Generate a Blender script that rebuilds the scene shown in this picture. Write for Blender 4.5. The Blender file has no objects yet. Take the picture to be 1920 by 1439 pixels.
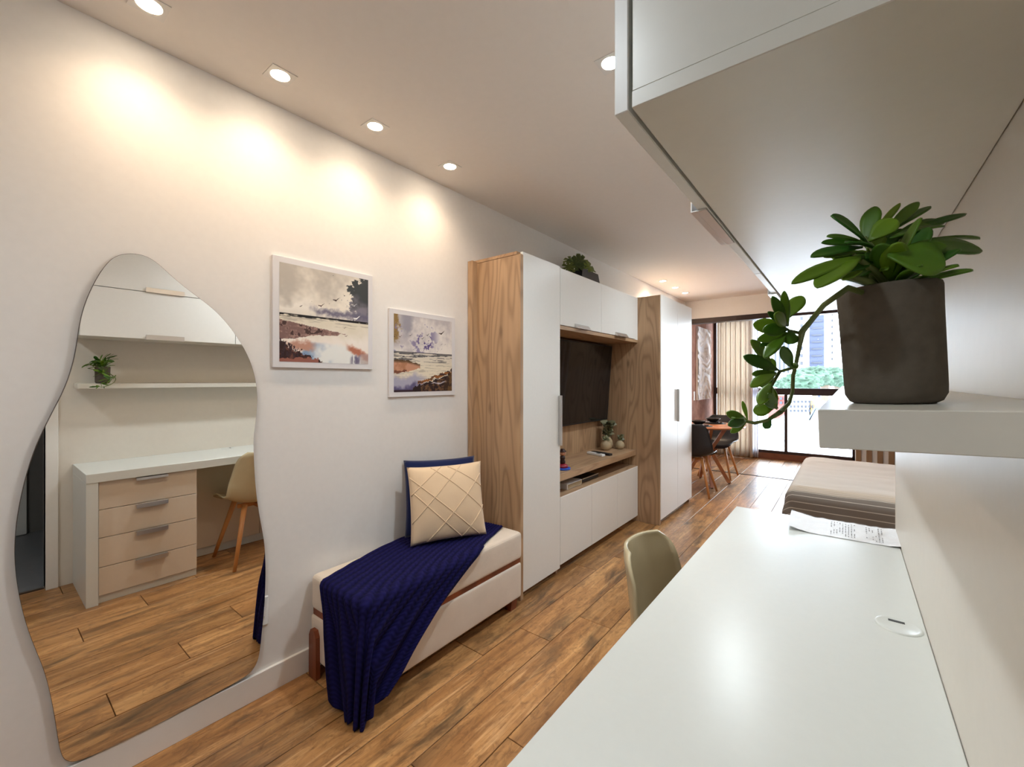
import bpy, bmesh, math, random
from mathutils import Vector, Matrix, noise
random.seed(7)
PI = math.pi
SC = bpy.context.scene
COL = SC.collection

# ------------------------------------------------------------------ camera, world, exposure
F, V0 = 800.0, 713.0
YAW = math.atan(630 / 800); S, C = math.sin(YAW), math.cos(YAW)
CAMH = 1.32
cam = bpy.data.cameras.new('camera'); camo = bpy.data.objects.new('camera', cam); COL.objects.link(camo)
camo.location = (0, 0, CAMH); camo.rotation_euler = (PI / 2, 0, YAW)
cam.sensor_width = 36.0; cam.lens = 36.0 * F / 1920; cam.clip_start = 0.01; cam.clip_end = 500
cam.shift_y = -(719.5 - V0) / 1920
SC.camera = camo
SC.view_settings.view_transform = 'Standard'; SC.view_settings.look = 'None'
SC.view_settings.gamma = 1.0; SC.view_settings.use_curve_mapping = False
SC.view_settings.exposure = 1.85
SC.cycles.max_bounces = 10; SC.cycles.diffuse_bounces = 6; SC.cycles.glossy_bounces = 5
SC.cycles.transmission_bounces = 6; SC.cycles.sample_clamp_indirect = 6
SC.cycles.use_denoising = True
SC.cycles.caustics_reflective = False; SC.cycles.caustics_refractive = False
w = bpy.data.worlds.new('sky'); SC.world = w; w.use_nodes = True
bg = w.node_tree.nodes['Background']; bg.inputs[0].default_value = (0.80, 0.91, 1.0, 1); bg.inputs[1].default_value = 4.7
po = bpy.data.lights.new('window_portal', 'AREA'); po.shape = 'RECTANGLE'; po.size = 2.0; po.size_y = 2.25
po.cycles.is_portal = True
poo = bpy.data.objects.new('window_portal', po); COL.objects.link(poo)
poo.location = (-0.93, 8.42, 1.25); poo.rotation_euler = (PI / 2, 0, PI)   # emits towards -Y (into the room)
poo.rotation_euler = (-PI / 2, 0, 0)

# ------------------------------------------------------------------ helpers
def ray(u, v):
    a = (u - 960) / F; b = -(v - V0) / F
    return (-S + C * a, C + S * a, b)
def onX(u, v, X):
    r = ray(u, v); t = X / r[0]; return Vector((X, r[1] * t, CAMH + r[2] * t))
def onY(u, v, Y):
    r = ray(u, v); t = Y / r[1]; return Vector((r[0] * t, Y, CAMH + r[2] * t))
def onZ(u, v, Z):
    r = ray(u, v); t = (Z - CAMH) / r[2]; return Vector((r[0] * t, r[1] * t, Z))
WP = {}
def wpos(o):
    return WP.get(o.name, Vector((0, 0, 0)))
def thing(name, label, cat, loc=(0, 0, 0), group=None):
    o = bpy.data.objects.new(name, None); COL.objects.link(o); o.empty_display_size = 0.05
    o.location = loc; WP[o.name] = Vector(loc); o['label'] = label; o['category'] = cat
    if group: o['group'] = group
    return o
def tag(o, label, cat, group=None):
    o['label'] = label; o['category'] = cat
    if group: o['group'] = group
    return o
def obj(name, bm, mat, parent=None, smooth=False, label=None, angle=None, local=False):
    """bm holds world coordinates; the mesh is stored relative to its thing's base"""
    base = wpos(parent) if parent is not None else Vector((0, 0, 0))
    if base.length and not local: bmesh.ops.translate(bm, verts=bm.verts, vec=-base)
    me = bpy.data.meshes.new(name); bm.normal_update(); bm.to_mesh(me); bm.free()
    if mat is not None:
        if isinstance(mat, (list, tuple)):
            for m in mat: me.materials.append(m)
        else: me.materials.append(mat)
    if smooth or angle:
        for p in me.polygons: p.use_smooth = True
    if angle: me.set_sharp_from_angle(angle=angle)
    o = bpy.data.objects.new(name, me); COL.objects.link(o)
    if parent is not None: o.parent = parent; WP[o.name] = base
    if label: o['label'] = label
    return o
def solo(name, bm, mat, label, cat, base, group=None, **k):
    """a thing made of a single mesh, its origin at its base"""
    base = Vector(base)
    bmesh.ops.translate(bm, verts=bm.verts, vec=-base)
    o = obj(name, bm, mat, None, **k); o.location = base; WP[o.name] = base
    return tag(o, label, cat, group)
def struct(name, bm, mat, **k):
    o = obj(name, bm, mat, None, **k); o['kind'] = 'structure'; return o
def B(): return bmesh.new()
def box(bm, x0, x1, y0, y1, z0, z1, bev=0.0, seg=1):
    x0, x1 = min(x0, x1), max(x0, x1); y0, y1 = min(y0, y1), max(y0, y1); z0, z1 = min(z0, z1), max(z0, z1)
    vs = [bm.verts.new(p) for p in ((x0, y0, z0), (x1, y0, z0), (x1, y1, z0), (x0, y1, z0), (x0, y0, z1), (x1, y0, z1), (x1, y1, z1), (x0, y1, z1))]
    fs = [bm.faces.new([vs[i] for i in f]) for f in ((3, 2, 1, 0), (4, 5, 6, 7), (0, 1, 5, 4), (1, 2, 6, 5), (2, 3, 7, 6), (3, 0, 4, 7))]
    if bev:
        es = {e for f in fs for e in f.edges}
        bmesh.ops.bevel(bm, geom=list(es), offset=bev, segments=seg, profile=0.5, affect='EDGES')
    return bm
def bbox(*a, **k): return box(B(), *a, **k)
def prism(bm, pts, axis, a0, a1):
    """extrude a closed 2D outline along an axis; pts are the two other coordinates in order"""
    def P(p, a):
        return {'x': (a, p[0], p[1]), 'y': (p[0], a, p[1]), 'z': (p[0], p[1], a)}[axis]
    lo = [bm.verts.new(P(p, a0)) for p in pts]; hi = [bm.verts.new(P(p, a1)) for p in pts]
    n = len(pts)
    f0 = bm.faces.new(lo[::-1]); f1 = bm.faces.new(hi)
    sides = [bm.faces.new((lo[i], lo[(i + 1) % n], hi[(i + 1) % n], hi[i])) for i in range(n)]
    return f0, f1, sides
def tube(bm, path, rads, n=8, cap=True):
    path = [Vector(p) for p in path]
    if not hasattr(rads, '__len__'): rads = [rads] * len(path)
    rings = []; up = None
    for i, p in enumerate(path):
        t = (path[min(i + 1, len(path) - 1)] - path[max(i - 1, 0)]).normalized()
        if up is None:
            up = Vector((0, 0, 1)) if abs(t.z) < 0.9 else Vector((1, 0, 0))
        a = t.cross(up).normalized(); b = a.cross(t).normalized(); up = b
        rings.append([bm.verts.new(p + (a * math.cos(2 * PI * k / n) + b * math.sin(2 * PI * k / n)) * rads[i]) for k in range(n)])
    for r0, r1 in zip(rings, rings[1:]):
        for k in range(n): bm.faces.new((r0[k], r0[(k + 1) % n], r1[(k + 1) % n], r1[k]))
    if cap:
        bm.faces.new(rings[0][::-1]); bm.faces.new(rings[-1])
    return bm
def lathe(bm, prof, c=(0, 0, 0), n=32, sx=1.0, sy=1.0):
    c = Vector(c); rings = []
    for r, z in prof:
        if r < 1e-5: rings.append([bm.verts.new(c + Vector((0, 0, z)))])
        else: rings.append([bm.verts.new(c + Vector((r * sx * math.cos(2 * PI * k / n), r * sy * math.sin(2 * PI * k / n), z))) for k in range(n)])
    for a, b in zip(rings, rings[1:]):
        for k in range(n):
            k2 = (k + 1) % n
            if len(a) == 1 and len(b) == 1: continue
            if len(a) == 1: bm.faces.new((a[0], b[k2], b[k]))
            elif len(b) == 1: bm.faces.new((a[k], a[k2], b[0]))
            else: bm.faces.new((a[k], a[k2], b[k2], b[k]))
    bmesh.ops.recalc_face_normals(bm, faces=bm.faces)
    return bm
def grid(bm, nu, nv, fn, uv=False, close=False):
    V = [[bm.verts.new(fn(i / (nu - 1), j / (nv - 1))) for j in range(nv)] for i in range(nu)]
    lay = bm.loops.layers.uv.new('UVMap') if uv else None
    for i in range(nu - 1):
        for j in range(nv - 1):
            f = bm.faces.new((V[i][j], V[i + 1][j], V[i + 1][j + 1], V[i][j + 1]))
            if uv:
                for l, (a, b) in zip(f.loops, ((i, j), (i + 1, j), (i + 1, j + 1), (i, j + 1))):
                    l[lay].uv = (a / (nu - 1), b / (nv - 1))
    return V
def solidify(o, t, off=0.0):
    m = o.modifiers.new('thickness', 'SOLIDIFY'); m.thickness = t; m.offset = off; return o
def smoothstep(a, b, x):
    t = max(0.0, min(1.0, (x - a) / (b - a))); return t * t * (3 - 2 * t)
def lerp(a, b, t): return a + (b - a) * t

# ------------------------------------------------------------------ materials
def lin(c):
    def f(x):
        x /= 255.0
        return x / 12.92 if x <= 0.04045 else ((x + 0.055) / 1.055) ** 2.4
    return (f(c[0]), f(c[1]), f(c[2]), 1)
class NT:
    def __init__(s, name):
        s.m = bpy.data.materials.new(name); s.m.use_nodes = True; s.t = s.m.node_tree
        s.p = s.t.nodes['Principled BSDF']
    def n(s, kind, **k):
        nd = s.t.nodes.new(kind)
        for a, b in k.items(): setattr(nd, a, b)
        return nd
    def l(s, a, b): s.t.links.new(a, b); return s
    def coord(s, out='Object', scale=(1, 1, 1), rnd=0.0):
        tc = s.n('ShaderNodeTexCoord'); mp = s.n('ShaderNodeMapping'); mp.inputs['Scale'].default_value = scale
        src = tc.outputs[out]
        if rnd:
            oi = s.n('ShaderNodeObjectInfo'); ml = s.n('ShaderNodeVectorMath', operation='SCALE')
            cb = s.n('ShaderNodeCombineXYZ'); s.l(oi.outputs['Random'], cb.inputs[0]); s.l(oi.outputs['Random'], cb.inputs[1]); s.l(oi.outputs['Random'], cb.inputs[2])
            s.l(cb.outputs[0], ml.inputs[0]); ml.inputs['Scale'].default_value = rnd
            ad = s.n('ShaderNodeVectorMath', operation='ADD'); s.l(src, ad.inputs[0]); s.l(ml.outputs[0], ad.inputs[1]); src = ad.outputs[0]
        s.l(src, mp.inputs[0]); return mp.outputs[0]
    def noise(s, vec, scale=5, detail=4, rough=0.5, dist=0.0):
        nd = s.n('ShaderNodeTexNoise'); nd.inputs['Scale'].default_value = scale; nd.inputs['Detail'].default_value = detail
        nd.inputs['Roughness'].default_value = rough; nd.inputs['Distortion'].default_value = dist
        s.l(vec, nd.inputs['Vector']); return nd.outputs['Fac']
    def math(s, op, a, b=None, c=None):
        nd = s.n('ShaderNodeMath', operation=op)
        for i, x in enumerate((a, b, c)):
            if x is None: continue
            if isinstance(x, (int, float)): nd.inputs[i].default_value = x
            else: s.l(x, nd.inputs[i])
        return nd.outputs[0]
    def ramp(s, fac, stops, interp='LINEAR'):
        nd = s.n('ShaderNodeValToRGB'); cr = nd.color_ramp; cr.interpolation = interp
        while len(cr.elements) < len(stops): cr.elements.new(0.5)
        for e, (p, c) in zip(cr.elements, stops): e.position = p; e.color = c
        s.l(fac, nd.inputs[0]); return nd.outputs[0]
    def mix(s, fac, a, b, kind='MIX'):
        nd = s.n('ShaderNodeMix', data_type='RGBA', blend_type=kind)
        for i, x in ((0, fac), (6, a), (7, b)):
            if isinstance(x, (int, float)): nd.inputs[i].default_value = x
            elif isinstance(x, tuple): nd.inputs[i].default_value = x
            else: s.l(x, nd.inputs[i])
        return nd.outputs[2]
    def bump(s, h, strength=0.2, dist=0.01):
        nd = s.n('ShaderNodeBump'); nd.inputs['Strength'].default_value = strength; nd.inputs['Distance'].default_value = dist
        s.l(h, nd.inputs['Height']); s.l(nd.outputs[0], s.p.inputs['Normal'])
    def base(s, c):
        if isinstance(c, tuple): s.p.inputs['Base Color'].default_value = c
        else: s.l(c, s.p.inputs['Base Color'])
    def set(s, **k):
        for a, b in k.items(): s.p.inputs[a.replace('_', ' ')].default_value = b
        return s
def plain(name, c, rough=0.5, metal=0.0, var=0.04, scale=20, bump=0.0, spec=0.5, stretch=(1, 1, 1)):
    t = NT(name); v = t.coord('Object', stretch); n = t.noise(v, scale, 3)
    lo = tuple(x * (1 - var) for x in c[:3]) + (1,); hi = tuple(min(1, x * (1 + var)) for x in c[:3]) + (1,)
    t.base(t.ramp(n, [(0.3, lo), (0.7, hi)])); t.set(Roughness=rough, Metallic=metal)
    t.p.inputs['Specular IOR Level'].default_value = spec
    if bump: t.bump(n, bump, 0.005)
    return t.m
def emit(name, c, strength):
    t = NT(name); t.base((0, 0, 0, 1)); t.p.inputs['Emission Color'].default_value = c; t.p.inputs['Emission Strength'].default_value = strength
    return t.m
def wood(name, light, mid, dark, along=2, rough=0.45, freq=9.0, contrast=0.5, knots=True, rnd=0.0, bump=0.08, power=1.6):
    t = NT(name)
    def sc(a, b):
        s = [a, a, a]; s[along] = b; return tuple(s)
    v1 = t.coord('Object', sc(3.0, 0.42), rnd)
    n1 = t.noise(v1, 1.4, 2, 0.45, 0.25)
    ring = t.math('SINE', t.math('MULTIPLY', n1, freq * 6.28))
    ring = t.math('MULTIPLY_ADD', ring, 0.5, 0.5)
    ring = t.math('POWER', ring, power)
    v2 = t.coord('Object', sc(70, 1.6), rnd); fine = t.noise(v2, 1.0, 5, 0.6)
    v3 = t.coord('Object', sc(7, 0.6), rnd); wide = t.noise(v3, 1.0, 3, 0.5)
    c = t.ramp(wide, [(0.3, mid), (0.68, light)])
    c = t.mix(t.math('MULTIPLY', ring, contrast), c, dark)
    c = t.mix(t.math('MULTIPLY', t.math('SUBTRACT', fine, 0.35), 0.55), c, dark)
    if knots:
        vk = t.coord('Object', sc(3.4, 1.25), rnd); vo = t.n('ShaderNodeTexVoronoi'); t.l(vk, vo.inputs['Vector']); vo.inputs['Scale'].default_value = 1.9
        vo.inputs['Randomness'].default_value = 1.0
        k = t.ramp(vo.outputs['Distance'], [(0.03, (1, 1, 1, 1)), (0.13, (0, 0, 0, 1))])
        c = t.mix(t.math('MULTIPLY', k, 0.6), c, tuple(x * 0.5 for x in dark[:3]) + (1,))
    t.base(c); t.set(Roughness=rough); t.bump(fine, bump, 0.004)
    return t.m
M = {}
M['wall'] = plain('white_wall_paint', (0.80, 0.78, 0.76, 1), 0.6, var=0.012, scale=40, bump=0.02, spec=0.3)
M['wall_r'] = plain('ivory_wall_paint', (0.70, 0.665, 0.60, 1), 0.42, var=0.012, scale=40, bump=0.02, spec=0.4)
M['ceil'] = plain('ceiling_paint', (0.76, 0.72, 0.68, 1), 0.8, var=0.01, scale=30, spec=0.2)
M['white'] = plain('white_laminate', (0.80, 0.80, 0.775, 1), 0.32, var=0.008, scale=60, spec=0.4)
M['desk'] = plain('desk_white_laminate', (0.66, 0.69, 0.67, 1), 0.28, var=0.008, scale=60, spec=0.45)
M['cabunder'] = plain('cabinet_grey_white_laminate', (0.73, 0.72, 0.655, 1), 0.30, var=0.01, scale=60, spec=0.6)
M['drawer'] = plain('drawer_beige_laminate', (0.66, 0.58, 0.48, 1), 0.4, var=0.01, scale=60)
M['alu'] = plain('brushed_aluminium', (0.62, 0.61, 0.60, 1), 0.28, 0.9, 0.03, 60, stretch=(60, 1, 60))
M['chrome'] = plain('chrome', (0.8, 0.8, 0.8, 1), 0.12, 1.0, 0.01, 10)
M['oak'] = wood('oak_veneer', lin((192, 160, 126)), lin((170, 136, 104)), lin((112, 82, 58)), 2, freq=17.0, contrast=0.42, power=3.0)
M['oak_y'] = wood('oak_veneer_lengthwise', lin((192, 160, 126)), lin((170, 136, 104)), lin((112, 82, 58)), 1, freq=13.0, contrast=0.36, knots=False, power=3.0)
M['slatwood'] = wood('slat_wood', lin((150, 122, 92)), lin((132, 104, 76)), lin((92, 68, 48)), 2, freq=5, contrast=0.3, knots=False)
M['dark_wood'] = wood('stained_leg_wood', lin((150, 78, 44)), lin((120, 58, 30)), lin((70, 32, 16)), 2, freq=3, knots=False)
M['chairwood'] = wood('beech_wood', lin((216, 156, 96)), lin((196, 134, 78)), lin((150, 96, 50)), 2, freq=3, contrast=0.25, knots=False)
M['tablewood'] = wood('walnut_table_wood', lin((186, 122, 82)), lin((160, 98, 62)), lin((104, 60, 36)), 1, freq=4, contrast=0.3, knots=False, rough=0.3)
M['frame'] = plain('dark_window_frame', lin((46, 30, 28)), 0.35, 0.2, 0.1, 30)
M['sill'] = plain('brown_sill', lin((112, 66, 44)), 0.45, 0.0, 0.15, 12)
M['black'] = plain('black_plastic', (0.012, 0.012, 0.014, 1), 0.35, 0, 0.1, 30)
M['black_shell'] = plain('black_shell_plastic', (0.014, 0.014, 0.018, 1), 0.42, 0, 0.1, 30)
M['screen'] = plain('dark_screen_glass', (0.010, 0.009, 0.010, 1), 0.06, 0, 0.05, 5, spec=0.6)
M['olive'] = plain('taupe_shell_plastic', lin((184, 170, 138)), 0.26, 0, 0.02, 20, spec=0.5)
M['ceramic'] = plain('black_glazed_ceramic', (0.02, 0.02, 0.022, 1), 0.08, 0, 0.05, 10)
M['mat_grey'] = plain('dark_placemat', (0.05, 0.05, 0.05, 1), 0.6, 0, 0.1, 100)
M['pot'] = plain('dark_grey_concrete', lin((88, 80, 70)), 0.85, 0, 0.12, 90, 0.15)
M['soil'] = plain('dark_soil', lin((48, 38, 26)), 0.95, 0, 0.3, 120, 0.4)
M['beige_pot'] = plain('beige_stoneware', lin((176, 156, 124)), 0.7, 0, 0.06, 60, 0.08)
M['plastic_w'] = plain('white_plastic', (0.8, 0.8, 0.8, 1), 0.35, 0, 0.01, 10)
M['red'] = plain('red_plastic', lin((150, 34, 52)), 0.4, 0, 0.05, 20)
M['blue'] = plain('blue_plastic', lin((28, 82, 190)), 0.35, 0, 0.05, 20)
M['toy_dark'] = plain('dark_brown_plastic', lin((50, 26, 22)), 0.4, 0, 0.1, 20)
M['toy_skin'] = plain('tan_plastic', lin((196, 140, 112)), 0.5, 0, 0.05, 20)
M['lampmetal'] = plain('white_lamp_metal', (0.7, 0.68, 0.65, 1), 0.4, 0, 0.01, 10)
M['bulb_warm'] = emit('warm_bulb', (1.0, 0.83, 0.62, 1), 26)
M['bulb_cool'] = emit('cool_bulb', (0.92, 0.98, 1.0, 1), 24)
M['grout'] = plain('dark_floor_grout', lin((70, 50, 34)), 0.8, 0, 0.1, 40)
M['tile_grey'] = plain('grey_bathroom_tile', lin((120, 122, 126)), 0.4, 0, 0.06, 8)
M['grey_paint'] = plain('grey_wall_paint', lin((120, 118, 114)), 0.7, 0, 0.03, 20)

def floor_mat():
    t = NT('wood_look_porcelain')
    v = t.coord('Object', (1, 1, 1), 37.0)
    def vs(a, b):
        mp = t.n('ShaderNodeMapping'); mp.inputs['Scale'].default_value = (a, b, a); t.l(v, mp.inputs[0]); return mp.outputs[0]
    wide = t.noise(vs(9, 1.2), 1.0, 4, 0.55, 0.4)
    n1 = t.noise(vs(4.5, 0.7), 1.3, 3, 0.5, 0.5)
    ring = t.math('POWER', t.math('MULTIPLY_ADD', t.math('SINE', t.math('MULTIPLY', n1, 52)), 0.5, 0.5), 2.0)
    fine = t.noise(vs(90, 5), 1.0, 7, 0.72)
    streak = t.noise(vs(26, 1.6), 1.0, 5, 0.6, 0.3)
    patch = t.noise(vs(7.5, 1.9), 1.0, 4, 0.6, 0.8)
    blot = t.noise(vs(34, 17), 1.0, 6, 0.72, 1.0)
    oi = t.n('ShaderNodeObjectInfo')
    c = t.ramp(wide, [(0.25, lin((140, 98, 58))), (0.5, lin((180, 132, 82))), (0.75, lin((212, 164, 108)))])
    c = t.mix(t.math('MULTIPLY', ring, 0.34), c, lin((128, 84, 46)))
    c = t.mix(t.ramp(streak, [(0.52, (0, 0, 0, 1)), (0.72, (0.75, 0.75, 0.75, 1))]), c, lin((112, 72, 40)))
    c = t.mix(t.ramp(patch, [(0.53, (0, 0, 0, 1)), (0.70, (0.9, 0.9, 0.9, 1))]), c, lin((72, 60, 44)))
    c = t.mix(t.math('MULTIPLY', t.ramp(blot, [(0.48, (0, 0, 0, 1)), (0.64, (1, 1, 1, 1))]), 0.5), c, lin((92, 60, 36)))
    c = t.mix(t.math('MULTIPLY', t.math('SUBTRACT', fine, 0.38), 1.1), c, lin((84, 54, 30)))
    lite = t.noise(vs(40, 2.4), 1.0, 5, 0.65, 0.4)
    c = t.mix(t.ramp(lite, [(0.56, (0, 0, 0, 1)), (0.74, (0.6, 0.6, 0.6, 1))]), c, lin((222, 178, 128)))
    br = t.math('MULTIPLY_ADD', oi.outputs['Random'], 0.36, 0.90)
    cc = t.n('ShaderNodeCombineXYZ')
    for i in range(3): t.l(br, cc.inputs[i])
    c = t.mix(1.0, c, cc.outputs[0], 'MULTIPLY')
    t.base(c)
    r = t.math('MULTIPLY_ADD', fine, 0.2, 0.26); t.l(r, t.p.inputs['Roughness'])
    t.bump(t.math('ADD', fine, streak), 0.12, 0.004)
    return t.m
M['plank'] = floor_mat()
def fabric(name, c, scale=260, bump=0.25, rough=0.9, var=0.08):
    t = NT(name); v = t.coord('Object'); n = t.noise(v, scale, 3, 0.7); n2 = t.noise(v, 9, 4, 0.6)
    lo = tuple(x * (1 - var) for x in c[:3]) + (1,)
    t.base(t.mix(n2, lo, c)); t.set(Roughness=rough); t.p.inputs['Specular IOR Level'].default_value = 0.15
    t.p.inputs['Sheen Weight'].default_value = 0.25; t.p.inputs['Sheen Roughness'].default_value = 0.5
    t.bump(n, bump, 0.003); return t.m
M['bench'] = fabric('cream_suede', lin((222, 208, 192)), 140, 0.15, var=0.16)
M['cushion_beige'] = fabric('beige_velvet', lin((226, 200, 168)), 200, 0.12)
M['cushion_navy'] = fabric('navy_velvet', lin((22, 34, 78)), 200, 0.12)
def knit():
    t = NT('navy_cable_knit'); tc = t.n('ShaderNodeTexCoord'); sp = t.n('ShaderNodeSeparateXYZ'); t.l(tc.outputs['UV'], sp.inputs[0])
    u, v = sp.outputs[0], sp.outputs[1]
    rib = t.math('SINE', t.math('MULTIPLY', v, 6.28 * 17))
    cab = t.math('SINE', t.math('ADD', t.math('MULTIPLY', u, 6.28 * 60), t.math('MULTIPLY', rib, 2.2)))
    h = t.math('ADD', t.math('MULTIPLY', rib, 0.8), t.math('MULTIPLY', cab, 0.35))
    cf = t.ramp(t.math('MULTIPLY_ADD', h, 0.4, 0.5), [(0.0, lin((12, 12, 42))), (0.6, lin((22, 20, 66))), (1.0, lin((28, 26, 78)))])
    t.base(cf); t.set(Roughness=0.95); t.p.inputs['Specular IOR Level'].default_value = 0.1
    t.bump(h, 0.45, 0.004); return t.m
M['knit'] = knit()
def leafmat(name, a, b):
    t = NT(name); v = t.coord('Object', (1, 1, 1)); n = t.noise(v, 30, 3); oi = t.n('ShaderNodeObjectInfo')
    f = t.math('MULTIPLY_ADD', oi.outputs['Random'], 0.6, t.math('MULTIPLY', n, 0.4))
    t.base(t.ramp(f, [(0.2, a), (0.8, b)])); t.set(Roughness=0.42); t.p.inputs['Specular IOR Level'].default_value = 0.4
    t.p.inputs['Subsurface Weight'].default_value = 0.0
    t.p.inputs['Transmission Weight'].default_value = 0.0
    return t.m
M['leaf'] = leafmat('succulent_leaf', lin((40, 92, 18)), lin((104, 138, 28)))
M['stem'] = plain('green_stem', lin((98, 112, 56)), 0.5, 0, 0.1, 40)
M['monstera'] = leafmat('dark_monstera_leaf', lin((44, 62, 22)), lin((104, 116, 52)))
M['dusty'] = leafmat('dusty_green_leaf', lin((70, 74, 48)), lin((128, 124, 92)))
def glassmat():
    t = NT('window_glass'); tr = t.n('ShaderNodeBsdfTransparent'); gl = t.n('ShaderNodeBsdfGlossy'); gl.inputs['Roughness'].default_value = 0.0
    fr = t.n('ShaderNodeFresnel'); fr.inputs[0].default_value = 1.3; mx = t.n('ShaderNodeMixShader')
    t.l(fr.outputs[0], mx.inputs[0]); t.l(tr.outputs[0], mx.inputs[1]); t.l(gl.outputs[0], mx.inputs[2])
    t.l(mx.outputs[0], t.t.nodes['Material Output'].inputs['Surface']); return t.m
M['glass'] = glassmat()
t = NT('mirror_silver'); t.base((0.93, 0.92, 0.89, 1)); t.set(Metallic=1.0, Roughness=0.0); M['mirror'] = t.m
def curtain_mat():
    t = NT('striped_curtain_linen'); tc = t.n('ShaderNodeTexCoord'); sp = t.n('ShaderNodeSeparateXYZ'); t.l(tc.outputs['UV'], sp.inputs[0])
    s1 = t.math('SINE', t.math('MULTIPLY', sp.outputs[0], 6.28 * 38))
    t.base(t.ramp(t.math('MULTIPLY_ADD', s1, 0.5, 0.5), [(0.2, lin((204, 188, 170))), (0.8, lin((230, 220, 206)))])); t.set(Roughness=0.9)
    return t.m
M['curtain'] = curtain_mat()
def translucent(m, c, fac):
    nt = m.node_tree; out = nt.nodes['Material Output']; p = nt.nodes['Principled BSDF']
    tr = nt.nodes.new('ShaderNodeBsdfTranslucent'); tr.inputs[0].default_value = c; mx = nt.nodes.new('ShaderNodeMixShader'); mx.inputs[0].default_value = fac
    nt.links.new(p.outputs[0], mx.inputs[1]); nt.links.new(tr.outputs[0], mx.inputs[2]); nt.links.new(mx.outputs[0], out.inputs['Surface'])
M['sheer'] = plain('white_sheer_voile', (0.85, 0.85, 0.88, 1), 0.9, 0, 0.02, 40)
translucent(M['sheer'], (.9, .9, .95, 1), .6); translucent(M['curtain'], (.86, .80, .72, 1), .42)
def coverlet_mat():
    # woven stripes across the unrolled cloth: UV.x in metres from the near hem
    t = NT('striped_coverlet'); tc = t.n('ShaderNodeTexCoord'); sp = t.n('ShaderNodeSeparateXYZ'); t.l(tc.outputs['UV'], sp.inputs[0])
    x = sp.outputs[0]
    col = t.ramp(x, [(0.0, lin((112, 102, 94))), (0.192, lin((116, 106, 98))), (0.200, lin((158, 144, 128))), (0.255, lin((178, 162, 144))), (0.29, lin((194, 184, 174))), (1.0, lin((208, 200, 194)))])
    per = t.math('FRACT', t.math('MULTIPLY', x, 58.0))
    line = t.ramp(per, [(0.0, (1, 1, 1, 1)), (0.07, (1, 1, 1, 1)), (0.13, (0, 0, 0, 1))])
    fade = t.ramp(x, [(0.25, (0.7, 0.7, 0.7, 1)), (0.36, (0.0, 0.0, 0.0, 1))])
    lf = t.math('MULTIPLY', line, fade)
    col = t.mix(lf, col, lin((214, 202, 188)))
    v = t.coord('Object'); n = t.noise(v, 300, 3, 0.7)
    t.base(col); t.set(Roughness=0.92); t.p.inputs['Specular IOR Level'].default_value = 0.15; t.bump(n, 0.2, 0.003)
    return t.m
M['coverlet'] = coverlet_mat()
def rough_wall():
    t = NT('brown_stucco'); v = t.coord('Object'); n = t.noise(v, 5, 6, 0.65, 0.4); n2 = t.noise(v, 60, 4, 0.7)
    t.base(t.ramp(n, [(0.3, lin((120, 74, 56))), (0.7, lin((172, 122, 100)))])); t.set(Roughness=0.9); t.bump(n2, 0.4, 0.01); return t.m
M['stucco'] = rough_wall()
def vcol(name, rough=0.55):
    t = NT(name); a = t.n('ShaderNodeVertexColor', layer_name='Col'); t.base(a.outputs[0]); t.set(Roughness=rough); t.p.inputs['Specular IOR Level'].default_value = 0.2
    return t.m
M['print1'] = vcol('watercolour_print'); M['print2'] = M['print1']
M['paperframe'] = plain('white_print_board', (0.70, 0.69, 0.715, 1), 0.5, 0, 0.01, 30)
M['baseb'] = plain('baseboard_white', (0.80, 0.77, 0.73, 1), 0.4, 0, 0.01, 30)

# ------------------------------------------------------------------ the room
XL, XR, ZC = -1.93, 0.135, 2.50
YB, YE, YW = -1.35, 6.70, 8.30         # back wall, end of the room, window wall
XA = 1.75                              # far side of the bed alcove
YC = 2.08                              # end of the right wall block

fl = struct('floor', bbox(XL - .05, XA, YB, YW + .1, -0.06, -0.012), M['grout'])
PLW, PLL = 0.1925, 1.166
full = None
xs = -1.37 - 2 * PLW * 2
def plank_mesh(x0, x1, y0, y1):
    bm = B(); box(bm, x0, x1, y0, y1, -0.0121, 0.0, 0.0012); return bm
row = -3
while True:
    x0 = -1.565 + PLW * row + 0.001; x1 = x0 + PLW - 0.0036
    row += 1
    if x1 < XL: continue
    if x0 > XA: break
    off = (0.354 + 0.2915 * (row - 1)) % PLL - PLL * 3
    ylo = YB if x0 < XR + .02 else YC
    yhi = YW if x0 < 0.12 else YE
    y = off
    while y < yhi:
        a, b = max(y, ylo), min(y + PLL, yhi); y += PLL
        for (aa, bb) in ([(a, min(b, YE - .015)), (max(a, YE + .015), b)]):
            if bb - aa < 0.01: continue
            xa, xb = max(x0, XL), min(x1, XA)
            cx, cy = (xa + xb) / 2, (aa + bb) / 2
            if abs(bb - aa - PLL) < 1e-4 and abs(xb - xa - (PLW - .0036)) < 1e-4 and full is not None:
                o = bpy.data.objects.new('plank', full); COL.objects.link(o)
            else:
                bm = plank_mesh(xa - cx, xb - cx, aa + .0016 - cy, bb - .0016 - cy)
                o = obj('plank', bm, M['plank'])
                if abs(bb - aa - PLL) < 1e-4 and abs(xb - xa - (PLW - .0036)) < 1e-4: full = o.data
            o.location = (cx, cy, 0); o.parent = fl
struct('trim_1', bbox(XL, 0.07, YE - .014, YE + .014, -0.012, 0.006, 0.002), M['frame'])

struct('ceiling', bbox(XL - .1, XA + .1, YB - .1, YE + .12, ZC, ZC + .1), M['ceil'])
struct('wall_left', bbox(XL - .12, XL, YB - .1, YE + .12, -0.01, ZC + .02), M['wall'])
struct('baseboard_left', bbox(XL, XL + .014, YB, 1.985, 0, .105, .002), M['baseb'])
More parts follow.
